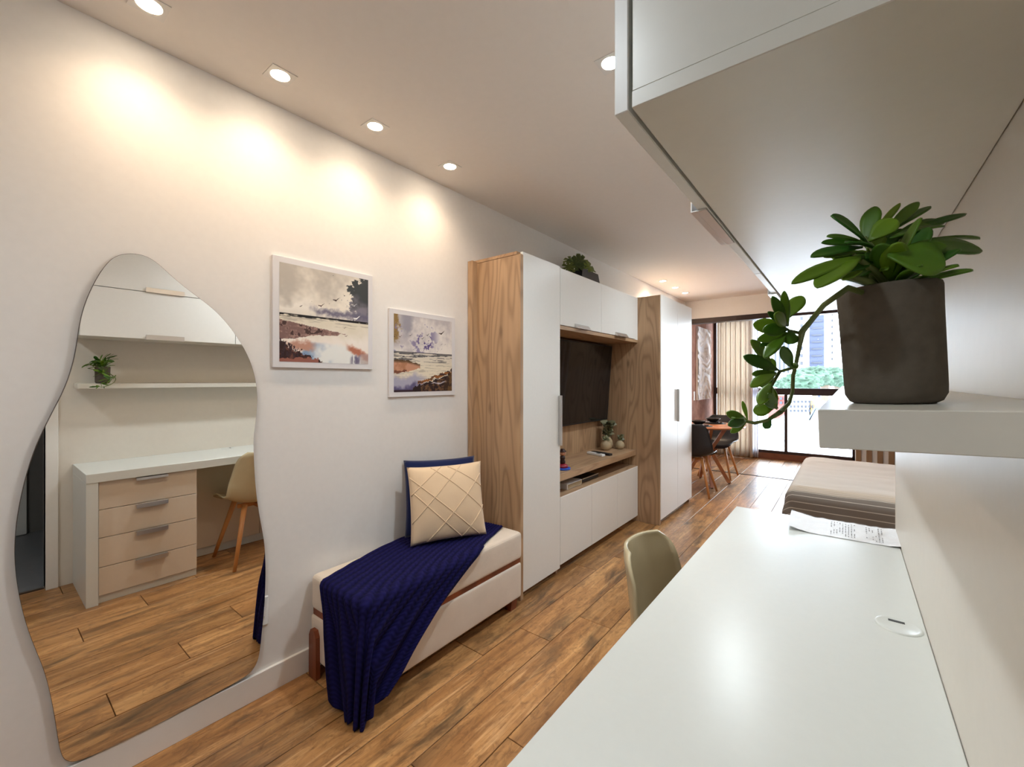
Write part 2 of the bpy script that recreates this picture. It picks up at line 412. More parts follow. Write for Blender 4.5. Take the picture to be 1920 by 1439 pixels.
# right wall: near part with a doorway, then the block's end at YC
DY0, DY1, DZ = -0.62, 0.292, 2.10
bm = B()
box(bm, XR, XR + .1, YB - .1, DY0, -0.01, ZC + .02); box(bm, XR, XR + .1, DY1, YC, -0.01, ZC + .02); box(bm, XR, XR + .1, DY0, DY1, DZ, ZC + .02)
box(bm, XR + .1, XA, YC - .1, YC, -0.01, ZC + .02)
struct('wall_right', bm, M['wall_r'])
struct('wall_alcove', bbox(XA, XA + .1, YC - .1, YE + .12, -0.01, ZC + .02), M['wall_r'])
struct('wall_back', bbox(XL, XR, YB - .1, YB, -0.01, ZC + .02), M['wall'])
d1 = struct('door_1', box(box(box(B(), XR - .012, XR + .112, DY1, DY1 + .055, 0, DZ + .055, .002), XR - .012, XR + .112, DY0 - .055, DY0, 0, DZ + .055, .002), XR - .012, XR + .112, DY0, DY1, DZ, DZ + .055, .002), M['white'])
# small dim room behind the doorway, seen in the mirror
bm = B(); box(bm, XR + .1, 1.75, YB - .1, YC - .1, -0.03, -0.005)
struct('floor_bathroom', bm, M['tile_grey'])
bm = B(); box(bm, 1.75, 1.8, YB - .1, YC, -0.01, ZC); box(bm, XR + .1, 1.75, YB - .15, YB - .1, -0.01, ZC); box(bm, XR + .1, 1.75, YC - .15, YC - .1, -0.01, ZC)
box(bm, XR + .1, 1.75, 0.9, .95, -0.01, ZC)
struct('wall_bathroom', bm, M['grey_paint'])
d2 = struct('door_2', bbox(1.70, 1.745, -.45, .30, .0, 2.08, .003), M['white'])
obj('door_handle', bbox(1.66, 1.70, .20, .25, .98, 1.02, .004), M['alu'], d2)
# end of the room: header over the opening, slatted wall beside it
struct('wall_header', bbox(XL, 0.07, YE, YE + .12, 2.23, ZC), M['wall'])
struct('trim_2', bbox(XL, 0.07, YE - .01, YE + .13, 2.162, 2.232, .003), M['frame'])
we = struct('wall_end', bbox(0.07, XA, YE, YE + .12, -0.01, ZC), M['wall'])
slat = None
for i in range(17):
    x = 0.075 + i * 0.1
    if slat is None:
        o = obj('slat', bbox(-.026, .026, -.03, 0, -.0, 2.4, .003), M['slatwood']); slat = o.data
    else:
        o = bpy.data.objects.new('slat', slat); COL.objects.link(o)
    o.location = (x + .026, YE, 0.05); o.parent = we
# glazed balcony
struct('wall_balcony', bbox(XL - .1, -1.90, YE + .12, YW + .1, -0.01, 2.6), M['stucco'])
struct('wall_balcony_side', bbox(0.10, 0.22, YE + .12, YW + .1, -0.01, 2.6), M['stucco'])
struct('ceiling_balcony', bbox(XL - .1, 0.22, YE + .12, YW + .12, 2.45, 2.55), M['ceil'])
struct('trim_3', bbox(-1.90, 0.10, YW - .04, YW + .1, -0.01, 0.10, .003), M['sill'])
# window: frames and panes
wx0, wx1 = -1.90, 0.10
w1 = struct('window_1', box(box(box(box(B(), wx0, wx1, YW - .02, YW + .07, 0.10, 0.145, .003), wx0, wx1, YW - .02, YW + .07, 2.38, 2.45, .003),
      wx0, wx0 + .05, YW - .02, YW + .07, 0.10, 2.45, .003), wx1 - .05, wx1, YW - .02, YW + .07, 0.10, 2.45, .003), M['frame'])
obj('transom', bbox(wx0 + .05, wx1 - .05, YW - .03, YW + .07, 1.075, 1.185, .004), M['frame'], w1)
for x in (-1.37, -0.80):
    obj('mullion', bbox(x - .022, x + .022, YW - .02, YW + .06, .145, 1.075, .003), M['frame'], w1)
for a, b, c, d in ((wx0 + .05, -1.392, .145, 1.075), (-1.348, -.822, .145, 1.075), (-.778, wx1 - .05, .145, 1.075), (wx0 + .05, wx1 - .05, 1.185, 2.38)):
    obj('pane', bbox(a, b, YW + .02, YW + .026, c, d), M['glass'], w1)

# ------------------------------------------------------------------ ceiling downlights
def downlight(x, y, label, warm=True, power=20, group=None, z=ZC, cone=2.5):
    t = thing('downlight', label, 'ceiling light', (x, y, z), group)
    bm = B(); s, h = .046, .034
    # square trim with a round hole
    n = 24; outer = []; inner = []
    for k in range(n):
        a = 2 * PI * k / n; ca, sa = math.cos(a), math.sin(a); m = max(abs(ca), abs(sa))
        outer.append(Vector((x + s * ca / m, y + s * sa / m, z - .003))); inner.append(Vector((x + h * ca, y + h * sa, z - .003)))
    vo = [bm.verts.new(p) for p in outer]; vi = [bm.verts.new(p) for p in inner]
    vt = [bm.verts.new(p + Vector((0, 0, .003))) for p in outer]
    for k in range(n):
        j = (k + 1) % n
        bm.faces.new((vo[k], vi[k], vi[j], vo[j])); bm.faces.new((vt[k], vo[k], vo[j], vt[j]))
    bmesh.ops.recalc_face_normals(bm, faces=bm.faces)
    obj('trim_ring', bm, M['lampmetal'], t)
    bm = B(); lathe(bm, [(0, -.0045), (.022, -.0042), (.031, -.003), (.033, -.001)], (x, y, z), 20)
    obj('bulb', bm, M['bulb_warm' if warm else 'bulb_cool'], t, smooth=True)
    L = bpy.data.lights.new('downlight_beam', 'SPOT'); L.energy = power; L.spot_size = cone; L.spot_blend = 1.0; L.shadow_soft_size = .03 if warm else .07
    L.color = (1.0, 0.74, 0.50) if warm else (0.86, 0.95, 1.0)
    lo = bpy.data.objects.new('downlight_beam', L); COL.objects.link(lo); lo.parent = t; lo.location = (0, 0, -.012)
    return t
WARM = 3.7
for (y, lb) in ((0.348, 'square warm downlight on the ceiling above the wavy mirror, first of the wall row'), (0.742, 'square warm downlight on the ceiling between the mirror and the larger seascape'),
                (1.164, 'square warm downlight on the ceiling above the larger seascape print'), (1.638, 'square warm downlight on the ceiling above the smaller seascape, next to the tall oak cabinet')):
    downlight(-1.726, y, lb, True, WARM, 'warm downlights along the wall')
for (y, lb) in ((5.098, 'small warm downlight of the far trio, nearest to the two-door wardrobe'), (5.56, 'small warm downlight in the middle of the far trio'), (5.98, 'small warm downlight of the far trio, closest to the balcony header')):
    downlight(-1.730, y, lb, True, 17, 'warm downlights at the far end')
for (x, y, lb) in ((-0.693, 1.473, 'square cool white downlight on the ceiling beside the overhead cabinet'), (-.693, 3.60, 'added unseen cool fill light on the ceiling beyond the overhead cabinet'), (-.693, -.55, 'added unseen cool fill light on the ceiling near the doorway'), (.75, 3.1, 'added unseen cool fill light on the alcove ceiling over the bed')):  # lamps after the first are unseen, added to fill the room with light
    downlight(x, y, lb, False, 18 if y < 0 else 24, 'cool downlights', cone=3.0)

# ------------------------------------------------------------------ wavy mirror on the left wall
XM = -1.912
c1 = lambda x, y: (x * .28125, 440 + y * .28145)
c2 = lambda x, y: (x * .43027, 820 + y * .43016)
P1 = [(870, 123), (940, 130), (1000, 153), (1060, 195), (1110, 245), (1160, 290), (1220, 340), (1290, 395), (1355, 440), (1430, 500), (1500, 570), (1560, 650), (1620, 740), (1665, 830), (1697, 920), (1713, 1020), (1720, 1100), (1712, 1190), (1700, 1280), (1692, 1360)]
P2 = [(1105, 0), (1107, 120), (1113, 220), (1125, 310), (1140, 390), (1152, 450), (1158, 520), (1158, 620), (1155, 720), (1147, 800), (1140, 860), (1135, 920), (1128, 970), (1110, 1010), (1080, 1040), (1040, 1065), (900, 1140), (760, 1215), (600, 1300), (450, 1370), (370, 1405), (330, 1418), (300, 1420), (275, 1405), (262, 1380), (250, 1300), (240, 1230), (225, 1150), (205, 1060), (185, 1000), (160, 940), (130, 870), (105, 790), (85, 710), (70, 620), (63, 540), (63, 460), (70, 380), (85, 290), (105, 200), (130, 110), (165, 20)]
P3 = [(270, 1350), (310, 1255), (360, 1165), (410, 1070), (455, 970), (490, 850), (510, 750), (520, 670), (535, 580), (550, 510), (575, 440), (605, 365), (650, 280), (700, 205), (745, 155), (800, 130)]
outl = [onX(*c1(*p), XM) for p in P1] + [onX(*c2(*p), XM) for p in P2] + [onX(*c1(*p), XM) for p in P3]
def crom(P, sub=4):
    n = len(P); R = []
    for i in range(n):
        a, b, c, d = P[i - 1], P[i], P[(i + 1) % n], P[(i + 2) % n]
        for k in range(sub):
            t = k / sub
            R.append(0.5 * ((2 * b) + (c - a) * t + (2 * a - 5 * b + 4 * c - d) * t * t + (3 * b - a - 3 * c + d) * t ** 3))
    return R
for _ in range(1): outl = [(outl[i - 1] + outl[i] * 2 + outl[(i + 1) % len(outl)]) / 4 for i in range(len(outl))]
ol = [(p.y, p.z) for p in crom(outl)]
mt = thing('wall_mirror', 'tall frameless wavy blob-shaped mirror on the white wall', 'mirror', (XL, 0.42, 0.12))
bm = B(); prism(bm, ol, 'x', XL + .0005, XM - .0012); bmesh.ops.recalc_face_normals(bm, faces=bm.faces)
obj('backing', bm, plain('dark_mirror_edge', lin((70, 52, 40)), 0.4), mt)
bm = B(); prism(bm, [(lerp(.42, a, .998), lerp(.95, b, .9985)) for a, b in ol], 'x', XM - .0012, XM); bmesh.ops.recalc_face_normals(bm, faces=bm.faces)
obj('glass', bm, M['mirror'], mt)

# ------------------------------------------------------------------ watercolour prints
def mixc(a, b, t): return tuple(lerp(x, y, t) for x, y in zip(a, b))
def fbm(x, y, s=0.0, o=4):
    return noise.fractal(Vector((x, y, s)), 0.6, 2.0, o, noise_basis='PERLIN_ORIGINAL')
def bird(x, t, bx, bt, size, ang=0.5):
    dx, dt = (x - bx) / size, (t - bt) / size
    if abs(dx) > 1 or abs(dt) > 1: return 0
    y1 = -abs(dx) ** 0.8 * (0.9 if dx > 0 else 0.15) + .1
    return 1.0 if abs(dt - y1) < 0.16 * (1.15 - abs(dx)) else 0
def paint1(x, t):
    n = fbm(x * 4, t * 4, 1.3); n2 = fbm(x * 14, t * 14, 5.1); n3 = fbm(x * 3, t * 40, 8.0)
    c = mixc((186, 180, 172), (236, 229, 217), smoothstep(.0, .9, x * .55 + t * .9 + n * .35))
    c = mixc(c, (245, 240, 232), smoothstep(.0, .2, .14 - abs(t - .44 + n * .08)) * smoothstep(.55, .2, x))
    # storm cloud
    edge = .86 - smoothstep(0, .16, t) * .12 + smoothstep(.32, .42, t) * .06 + n2 * .10 + n * .03
    if t < .55:
        k = smoothstep(edge - .006, edge + .012, x)
        c = mixc(c, mixc((66, 70, 72), (128, 124, 136), smoothstep(.24, .42, t + n * .12)), k)
        k2 = smoothstep(.07, .0, abs(t - .455 + n2 * .03)) * smoothstep(.32, .5, x + n * .2)
        c = mixc(c, (104, 100, 122), k2 * .9)
    h = .505
    if t > h:
        c = mixc((222, 214, 196), (240, 232, 224), smoothstep(h, .8, t + n * .1))
        if t < h + .035 - .012 * x: c = mixc((30, 28, 32), c, smoothstep(.1, .32, n3 + .05))
        elif t < .60: c = mixc(c, (150, 142, 134), smoothstep(.1, .5, n3) * .5)
        # mauve sand spit
        top = .575 + x * .13 + n2 * .008; bot = .775 - x * .13 + n * .03
        if x < .78 and top < t < bot:
            c = mixc((128, 100, 96), (172, 140, 130), smoothstep(-.3, .4, n2 + n3 * .5))
            if n2 > .22 and x < .5: c = (78, 58, 56)
        # lagoon
        pl = smoothstep(.03, -.02, abs(x - .55 - (t - .9) * .3) - .20 - (t - .78) * 1.0 + n * .05) * smoothstep(.76, .82, t + n * .03)
        c = mixc(c, mixc((132, 156, 188), (232, 234, 232), smoothstep(.28, .55, x + n * .15)), pl)
        oc = smoothstep(.05, 0, abs(t - .82 - (x - .75) * .42 + n2 * .02) - .012) * smoothstep(.7, .78, x)
        c = mixc(c, (176, 112, 90), oc)
        oc = smoothstep(.05, 0, abs(t - .83) - .02 + n2 * .03) * smoothstep(.4, .3, x) * smoothstep(.02, .14, x)
        c = mixc(c, (190, 144, 126), oc)
        c = mixc(c, (84, 76, 106), .8 * smoothstep(.88, .95, t + n2 * .05) * smoothstep(.09, .03, abs(x - .84 + n * .04)) * smoothstep(-.25, .2, fbm(x * 30, t * 3, 2.0) + .12))
        pr = smoothstep(.88, .91, x + t * .0) * smoothstep(.86, .9, t); c = mixc(c, (176, 160, 158), pr * .7)
        b2 = .80 + x * .42 + n2 * .05
        if t > b2 and x < .48: c = mixc((52, 34, 34), (104, 66, 58), smoothstep(-.2, .4, n2))
        if x < .2 and t > .76 + x * .5 and fbm(x * 60, t * 10, 3.0) > .12: c = (60, 44, 50)
        if x < .4 and t > .97 - x * .05 + n2 * .02: c = (150, 96, 84)
    for bx, bt, s, col in ((.60, .30, .045, (60, 40, 40)), (.43, .385, .04, (90, 70, 68)), (.21, .42, .022, (60, 46, 46)), (.33, .35, .014, (90, 76, 72)), (.52, .35, .012, (120, 104, 100)), (.52, .44, .014, (90, 76, 80)), (.62, .42, .012, (110, 98, 98)), (.82, .33, .03, (220, 220, 222)), (.85, .475, .045, (250, 250, 250)), (.57, .03, .014, (90, 80, 76)), (.72, .69, .02, (110, 80, 76)), (.7, .60, .02, (120, 90, 84))):
        if bird(x, t, bx, bt, s): c = col
    return c
def paint2(x, t):
    n = fbm(x * 4, t * 4, 11.3); n2 = fbm(x * 14, t * 14, 15.1); n3 = fbm(x * 3, t * 44, 18.0)
    c = mixc((188, 182, 186), (232, 226, 220), smoothstep(0, .7, x * .3 + t + n * .4))
    k = smoothstep(.12, .0, abs(x - .20 + n * .05) - .03) * smoothstep(.28, .16, t + n * .08); c = mixc(c, (148, 146, 158), k * .85)
    k = smoothstep(.10, .04, x + n2 * .06) * smoothstep(.36, .26, t + n * .05); c = mixc(c, (142, 116, 74), k)
    if x < .06 and .2 < t < .3 and n2 > 0: c = (96, 72, 52)
    k = smoothstep(-.05, .22, n + .25 - abs(t - .37) * 3.2) * smoothstep(.8, .62, x); c = mixc(c, (134, 126, 160), k * .85)
    k = smoothstep(.05, .2, n2 + .1 - abs(t - .385) * 5) * smoothstep(.12, .0, abs(x - .5) - .08); c = mixc(c, (96, 82, 136), k)
    h = .475
    if t > h:
        c = mixc((214, 206, 194), (226, 216, 196), smoothstep(h, .7, t))
        if t < .60:
            k = smoothstep(-.02, .2, n3 + .22 * (1 - x) - (t - h) * 1.4); c = mixc(c, (52, 54, 66), k * .92)
        if t < h + .012: c = (64, 64, 78)
        c = mixc(c, (160, 152, 140), smoothstep(.12, .4, n3) * .5)
        top = .585 + max(0, x - .2) * .2 + n2 * .015; bot = .755 - max(0, x - .1) * .2 + n2 * .02
        if x < .42 and top < t < bot:
            c = mixc((172, 122, 92), (194, 144, 118), smoothstep(-.3, .3, n))
            if t < top + .05: c = mixc((86, 66, 46), c, smoothstep(0, .05, t - top + n2 * .02))
            if t > bot - .03 and x < .2: c = (120, 74, 58)
        k = smoothstep(.76, .84, t + n * .05) * smoothstep(.62, .34, x); c = mixc(c, (168, 166, 186), k)
        k = smoothstep(.88, .95, t + n * .06) * smoothstep(.75, .3, x); c = mixc(c, (92, 86, 122), k)
        dg = 1.02 - x * .26 + n2 * .03
        if t > dg and x > .3: c = mixc((46, 34, 36), (110, 80, 58), smoothstep(.0, .4, n2 + n3 * .3))
        if abs(t - (dg - .035)) < .022 and x > .38: c = mixc((150, 96, 52), (60, 44, 44), smoothstep(-.2, .3, n3))
        if x > .84 and t > .92 - (x - .84) * 1.6 + n2 * .08: c = mixc((60, 44, 36), (104, 78, 52), smoothstep(-.2, .4, n2))
        c = mixc(c, (214, 210, 222), .8 * smoothstep(.012, .004, abs(t - .955 + x * .10 + n * .02)) * smoothstep(.58, .66, x) * smoothstep(.92, .84, x))
        if t > .97 and x < .3: c = (60, 44, 52)
    for bx, bt, s, col in ((.80, .19, .055, (50, 36, 36)), (.55, .23, .04, (90, 80, 84)), (.46, .285, .035, (80, 64, 66)), (.43, .23, .022, (120, 112, 118)), (.26, .26, .03, (80, 72, 80)), (.10, .285, .03, (96, 70, 60)), (.31, .44, .018, (90, 84, 110)), (.62, .28, .018, (120, 112, 116)), (.7, .33, .02, (110, 104, 108)), (.80, .345, .022, (96, 90, 96)), (.87, .34, .018, (96, 90, 96)), (.8, .41, .014, (110, 104, 110)), (.72, .45, .018, (110, 104, 110))):
        if bird(x, t, bx, bt, s): c = col
    return c
def print_art(name, label, fn, y0, y1, z0, z1, my, mz0, N=200):
    t = thing(name, label, 'picture', (XL, (y0 + y1) / 2, z0), 'seascape prints')
    obj('border_board', bbox(XL + .001, XL + .014, y0, y1, z0, z1, .001), M['paperframe'], t)
    bm = B(); a0, a1, b0, b1 = y0 + my, y1 - my, z0 + mz0, z1 - mz0
    V = grid(bm, N, N, lambda i, j: Vector((XL + .0146, lerp(a0, a1, i), lerp(b0, b1, j))))
    base = wpos(t); bmesh.ops.translate(bm, verts=bm.verts, vec=-base)
    me = bpy.data.meshes.new('print_sheet'); bm.to_mesh(me); bm.free(); me.materials.append(M['print1'])
    ca = me.color_attributes.new('Col', 'FLOAT_COLOR', 'POINT')
    buf = []
    for i in range(N):
        for j in range(N):
            c = fn(i / (N - 1), 1 - j / (N - 1)); buf.extend(lin(tuple(max(0, min(255, q)) for q in c)))
    ca.data.foreach_set('color', buf)
    o = bpy.data.objects.new('print_sheet', me); COL.objects.link(o); o.parent = t
    return t
print_art('seascape_print', 'larger white-bordered watercolour seascape with a dark storm cloud, beside the mirror', paint1, .794, 1.277, 1.374, 1.854, .026, .026)
print_art('seascape_print', 'smaller-looking white-bordered watercolour beach print with an orange sandbank, beside the oak cabinet', paint2, 1.379, 1.862, 1.228, 1.704, .028, .026)

# ------------------------------------------------------------------ wall outlet and switch
t = thing('wall_outlet', 'white wall socket low on the wall beside the mirror edge', 'outlet', (XL, .75, .29))
obj('plate', bbox(XL, XL + .008, .722, .780, .29, .41, .003), M['plastic_w'], t)
obj('socket', bbox(XL + .008, XL + .012, .735, .767, .33, .37, .003), M['plastic_w'], t)
t = thing('light_switch', 'small white switch plate on the brown balcony wall', 'switch', (-1.90, 6.97, 1.03))
obj('plate', bbox(-1.90, -1.893, 6.99, 7.07, 1.0, 1.14, .003), M['plastic_w'], t)
obj('rocker', bbox(-1.893, -1.889, 7.01, 7.05, 1.04, 1.10, .002), M['plastic_w'], t)

# ------------------------------------------------------------------ built-in cabinets along the left wall
W1Y = 2.03
t = thing('tall_cabinet', 'tall single-door white cabinet with an oak side panel, next to the upholstered bench', 'cabinet', (-1.73, 2.26, 0))
obj('side_panel', bbox(XL + .004, -1.534, W1Y, W1Y + .028, 0, 2.0745, .001), M['oak'], t, label='oak veneer side with grain and knots')
obj('side_panel', bbox(XL + .004, -1.560, 2.46, 2.484, 0, 2.075, .001), M['oak'], t)
obj('filler_strip', bbox(XL + .004, -1.885, 1.985, W1Y, 0, 2.085, .001), M['oak'], t)
obj('top_board', bbox(XL + .004, -1.561, W1Y - .003, 2.484, 2.075, 2.094, .001), M['oak_y'], t)
obj('back_board', bbox(XL + .004, -1.915, 2.058, 2.46, .05, 2.075), M['white'], t)
obj('bottom_board', bbox(XL + .004, -1.565, 2.058, 2.46, .045, .07), M['white'], t)
obj('plinth', bbox(-1.60, -1.585, 2.058, 2.46, 0, .045), M['oak_y'], t)
d = obj('door', bbox(-1.56, -1.541, 2.062, 2.486, .037, 2.096, .0015), M['white'], t)
obj('handle', bbox(-1.541, -1.520, 2.466, 2.484, .876, 1.215, .002), M['alu'], d, label='slim vertical aluminium handle')

t = thing('overhead_cabinet', 'white two-door overhead cabinet above the television, oak underside', 'cabinet', (-1.73, 3.14, 1.67))
obj('bottom_board', bbox(-1.90, -1.545, 2.486, 3.86, 1.668, 1.694, .001), M['oak_y'], t)
obj('body', bbox(-1.90, -1.562, 2.486, 3.86, 1.694, 2.082), M['white'], t)
for a, b, h in ((2.490, 3.106, (2.686, 2.89)), (3.109, 3.79, (3.365, 3.59))):
    d = obj('door', bbox(-1.56, -1.541, a, b, 1.698, 2.086, .0015), M['white'], t)
    bm = B(); prism(bm, [(-1.541, 1.700), (-1.518, 1.694), (-1.517, 1.697), (-1.538, 1.725), (-1.541, 1.725)], 'y', *h); bmesh.ops.recalc_face_normals(bm, faces=bm.faces)
    obj('handle', bm, M['alu'], d)
obj('filler_strip', bbox(-1.56, -1.545, 3.791, 3.859, 1.694, 2.086), M['white'], t)

solo('back_panel', bbox(-1.925, -1.902, 2.484, 3.86, 0.0, 1.668), M['oak'], 'oak veneer panel on the wall behind the television', 'wall panel', (-1.91, 3.17, 0))
t = thing('niche_shelf', 'thick oak shelf under the television holding vases and remotes', 'shelf', (-1.73, 3.17, .612))
obj('shelf_board', bbox(-1.902, -1.560, 2.486, 3.858, .618, .668, .0015), M['oak_y'], t)

t = thing('low_cabinet', 'low white three-door cabinet below the oak shelf', 'cabinet', (-1.73, 3.17, 0))
obj('body', bbox(-1.902, -1.562, 2.486, 3.858, .055, .505), M['white'], t)
obj('top_board', bbox(-1.902, -1.545, 2.486, 3.858, .505, .521, .001), M['oak_y'], t)
obj('plinth', bbox(-1.64, -1.62, 2.486, 3.858, 0, .055), M['oak_y'], t)
for a, b in ((2.491, 2.944), (2.948, 3.406), (3.409, 3.853)):
    obj('door', bbox(-1.56, -1.541, a, b, .056, .518, .0015), M['white'], t)

t = thing('wardrobe', 'deep two-door white wardrobe with an oak side, standing beyond the television', 'wardrobe', (-1.63, 4.35, 0))
obj('side_panel', bbox(XL + .004, -1.338, 3.861, 3.885, 0, 2.092, .001), M['oak'], t, label='oak veneer side with grain')
obj('side_panel', bbox(XL + .004, -1.352, 4.81, 4.835, 0, 2.092, .001), M['oak'], t)
obj('top_board', bbox(XL + .004, -1.352, 3.885, 4.81, 2.07, 2.092), M['white'], t)
obj('bottom_board', bbox(XL + .004, -1.352, 3.885, 4.81, .05, .07), M['white'], t)
obj('plinth', bbox(-1.40, -1.385, 3.885, 4.81, 0, .05), M['oak_y'], t)
for i, (a, b) in enumerate(((3.874, 4.354), (4.358, 4.838))):
    d = obj('door', bbox(-1.35, -1.331, a, b, .05, 2.098, .0015), M['white'], t)
    h = (4.335, 4.352) if i == 0 else (4.36, 4.377)
    obj('handle', bbox(-1.331, -1.308, *h, .91, 1.23, .002), M['alu'], d)

# television
t = thing('television', 'large flat black television tilted on the oak panel', 'television', (-1.84, 3.245, .93))
def tvp(y, k, dx): return Vector((-1.852 + .052 * k + dx, y, .935 + .712 * k))
bm = B()
def slab(bm, y0, y1, k0, k1, d0, d1):
    vs = [bm.verts.new(tvp(y, k, dx)) for dx in (d0, d1) for (y, k) in ((y0, k0), (y1, k0), (y1, k1), (y0, k1))]
    for f in ((3, 2, 1, 0), (4, 5, 6, 7), (0, 1, 5, 4), (1, 2, 6, 5), (2, 3, 7, 6), (3, 0, 4, 7)): bm.faces.new([vs[i] for i in f])
    bmesh.ops.recalc_face_normals(bm, faces=bm.faces)
slab(bm, 2.63, 3.862, 0, 1, -.03, 0); obj('housing', bm, M['black'], t)
bm = B(); slab(bm, 2.642, 3.850, .02, .985, 0, .002); obj('screen', bm, M['screen'], t)
obj('wall_bracket', bbox(-1.902, -1.86, 3.1, 3.4, 1.15, 1.4), M['black'], t)

# ------------------------------------------------------------------ things in the niche
def leafblade(bm, base, tip, width, normal, cup=0.15, bend=0.0, n=6, shape=0.6):
    base, tip = Vector(base), Vector(tip); ax = tip - base; L = ax.length; d = ax.normalized()
    nn = Vector(normal); sd = d.cross(nn)
    if sd.length < 1e-4: sd = d.orthogonal()
    sd.normalize(); nn = sd.cross(d).normalized()
    rows = []
    for i in range(n + 1):
        s = 1 - (1 - i / n) ** 1.6
        wd = width * (math.sin(PI * (s ** shape)) ** 0.6 if 0 < s < 1 else 0.0)
        wd = max(wd, width * .10) if i < n else 0
        p = base + ax * s + nn * (bend * L * (s * s - s) * -1 + bend * L * -.0)
        if i == n: rows.append([bm.verts.new(p)]); continue
        rows.append([bm.verts.new(p + sd * wd * q + nn * (cup * wd * abs(q) ** 1.5)) for q in (-.5, -.27, 0, .27, .5)])
    for a, b in zip(rows, rows[1:]):
        if len(b) == 1:
            for k in range(4): bm.faces.new((a[k], a[k + 1], b[0]))
        else:
            for k in range(4): bm.faces.new((a[k], a[k + 1], b[k + 1], b[k]))
    return bm
def leafthick(o, t=.0016): return solidify(o, t, 0)
SH = .668
def vase(name, label, y, x, r, h, neck, plant):
    t = thing(name, label, 'vase', (x, y, SH), 'stoneware vases on the oak shelf')
    prof = [(0, 0), (r * .55, 0), (r * .85, h * .12), (r, h * .4), (r * .9, h * .68), (r * .55, h * .9), (neck, h * .97), (neck, h), (neck * .7, h), (neck * .6, h * .9), (0, h * .9)]
    obj('body', lathe(B(), prof, (x, y, SH), 24), M['beige_pot'], t, smooth=True)
    n, spread, tall = plant
    for k in range(n):
        a = random.uniform(0, 2 * PI); el = random.uniform(-.3, 1.2); L = random.uniform(.55, 1) * spread; zz = random.random() ** .7 * tall
        b0 = Vector((x, y, SH + h * .97 + zz))
        tp = b0 + Vector((math.cos(a) * math.cos(el), math.sin(a) * math.cos(el), math.sin(el) * .8)) * L
        tp.x = max(tp.x, -1.895); tp.y = min(tp.y, 3.855); tp.z = min(max(tp.z, SH + .02), .925)
        leafthick(obj('leaf', leafblade(B(), b0, tp, L * .62, (.6, -.5, .6), .2), M['dusty'], t, smooth=True), .0015)
    obj('stem', tube(B(), [(x, y, SH + h * .9), (x + .004, y, SH + h + tall)], .003, 6), M['stem'], t)
vase('bud_vase', 'round stoneware vase beside the pear-shaped vase, closest to the television', 3.665, -1.775, .049, .092, .02, (14, .05, .03))
vase('bud_vase', 'pear-shaped stoneware vase with a bushy dusty green plant, between the two round vases', 3.755, -1.79, .041, .112, .016, (60, .09, .145))
vase('bud_vase', 'smaller round stoneware vase with a short succulent, nearest the wardrobe side', 3.805, -1.695, .042, .080, .015, (14, .055, .035))
t = thing('remote_control', 'white remote control lying on the oak shelf', 'remote control', (-1.72, 3.36, SH))
bm = B(); box(bm, -.021, .021, -.09, .09, 0, .02, .005, 2); o = obj('body', bm, M['plastic_w'], t, local=True); o.rotation_euler.z = math.radians(74)
bm = B(); box(bm, -.013, .013, -.05, -.01, .0195, .0215, .001); o = obj('display', bm, M['mat_grey'], t, local=True); o.rotation_euler.z = math.radians(74)
t = thing('remote_control', 'black remote control lying behind the white remote', 'remote control', (-1.70, 3.43, SH))
bm = B(); box(bm, -.022, .022, -.1, .1, 0, .018, .004, 2); o = obj('body', bm, M['black'], t, local=True); o.rotation_euler.z = math.radians(78)
bm = B(); box(bm, -.012, .012, -.05, .06, .0175, .0195, .001); o = obj('button_pad', bm, M['mat_grey'], t, local=True); o.rotation_euler.z = math.radians(78)
t = thing('toy_figurine', 'small toy figurine on a blue base at the shelf end beside the tall cabinet', 'figurine', (-1.64, 2.68, SH))
obj('base', lathe(B(), [(0, 0), (.055, 0), (.06, .006), (.055, .014), (0, .014)], (-1.64, 2.68, SH), 24), M['blue'], t, smooth=True)
obj('foot_block', lathe(B(), [(0, .014), (.042, .014), (.04, .03), (.02, .04), (0, .04)], (-1.64, 2.68, SH), 20), M['red'], t, smooth=True)
obj('torso', lathe(B(), [(0, .04), (.018, .04), (.022, .055), (.016, .07), (.02, .082), (.018, .095), (.008, .1), (0, .1)], (-1.64, 2.68, SH), 16), M['toy_dark'], t, smooth=True)
obj('head', lathe(B(), [(0, .098), (.018, .104), (.024, .118), (.02, .132), (0, .138)], (-1.64, 2.68, SH), 16), M['toy_skin'], t, smooth=True)
obj('hat', lathe(B(), [(.03, .13), (.028, .134), (.018, .136), (.014, .148), (0, .15), ], (-1.64, 2.68, SH), 16), M['toy_dark'], t, smooth=True)
t = thing('decoder_box', 'small light grey decoder box in the slot under the oak shelf', 'electronic device', (-1.66, 2.80, .521))
obj('body', bbox(-1.76, -1.60, 2.68, 2.90, .521, .562, .004, 2), M['plastic_w'], t)
obj('front_panel', bbox(-1.60, -1.597, 2.69, 2.89, .528, .556), M['beige_pot'], t)
t = thing('router', 'flat dark router with a silver edge, in the slot beside the decoder box', 'electronic device', (-1.70, 3.06, .521))
obj('body', bbox(-1.80, -1.615, 2.93, 3.20, .524, .548, .003), M['black'], t)
obj('edge_strip', bbox(-1.617, -1.612, 2.93, 3.20, .548, .556, .001), M['alu'], t)
obj('foot', bbox(-1.75, -1.68, 2.98, 3.15, .521, .525), M['black'], t)

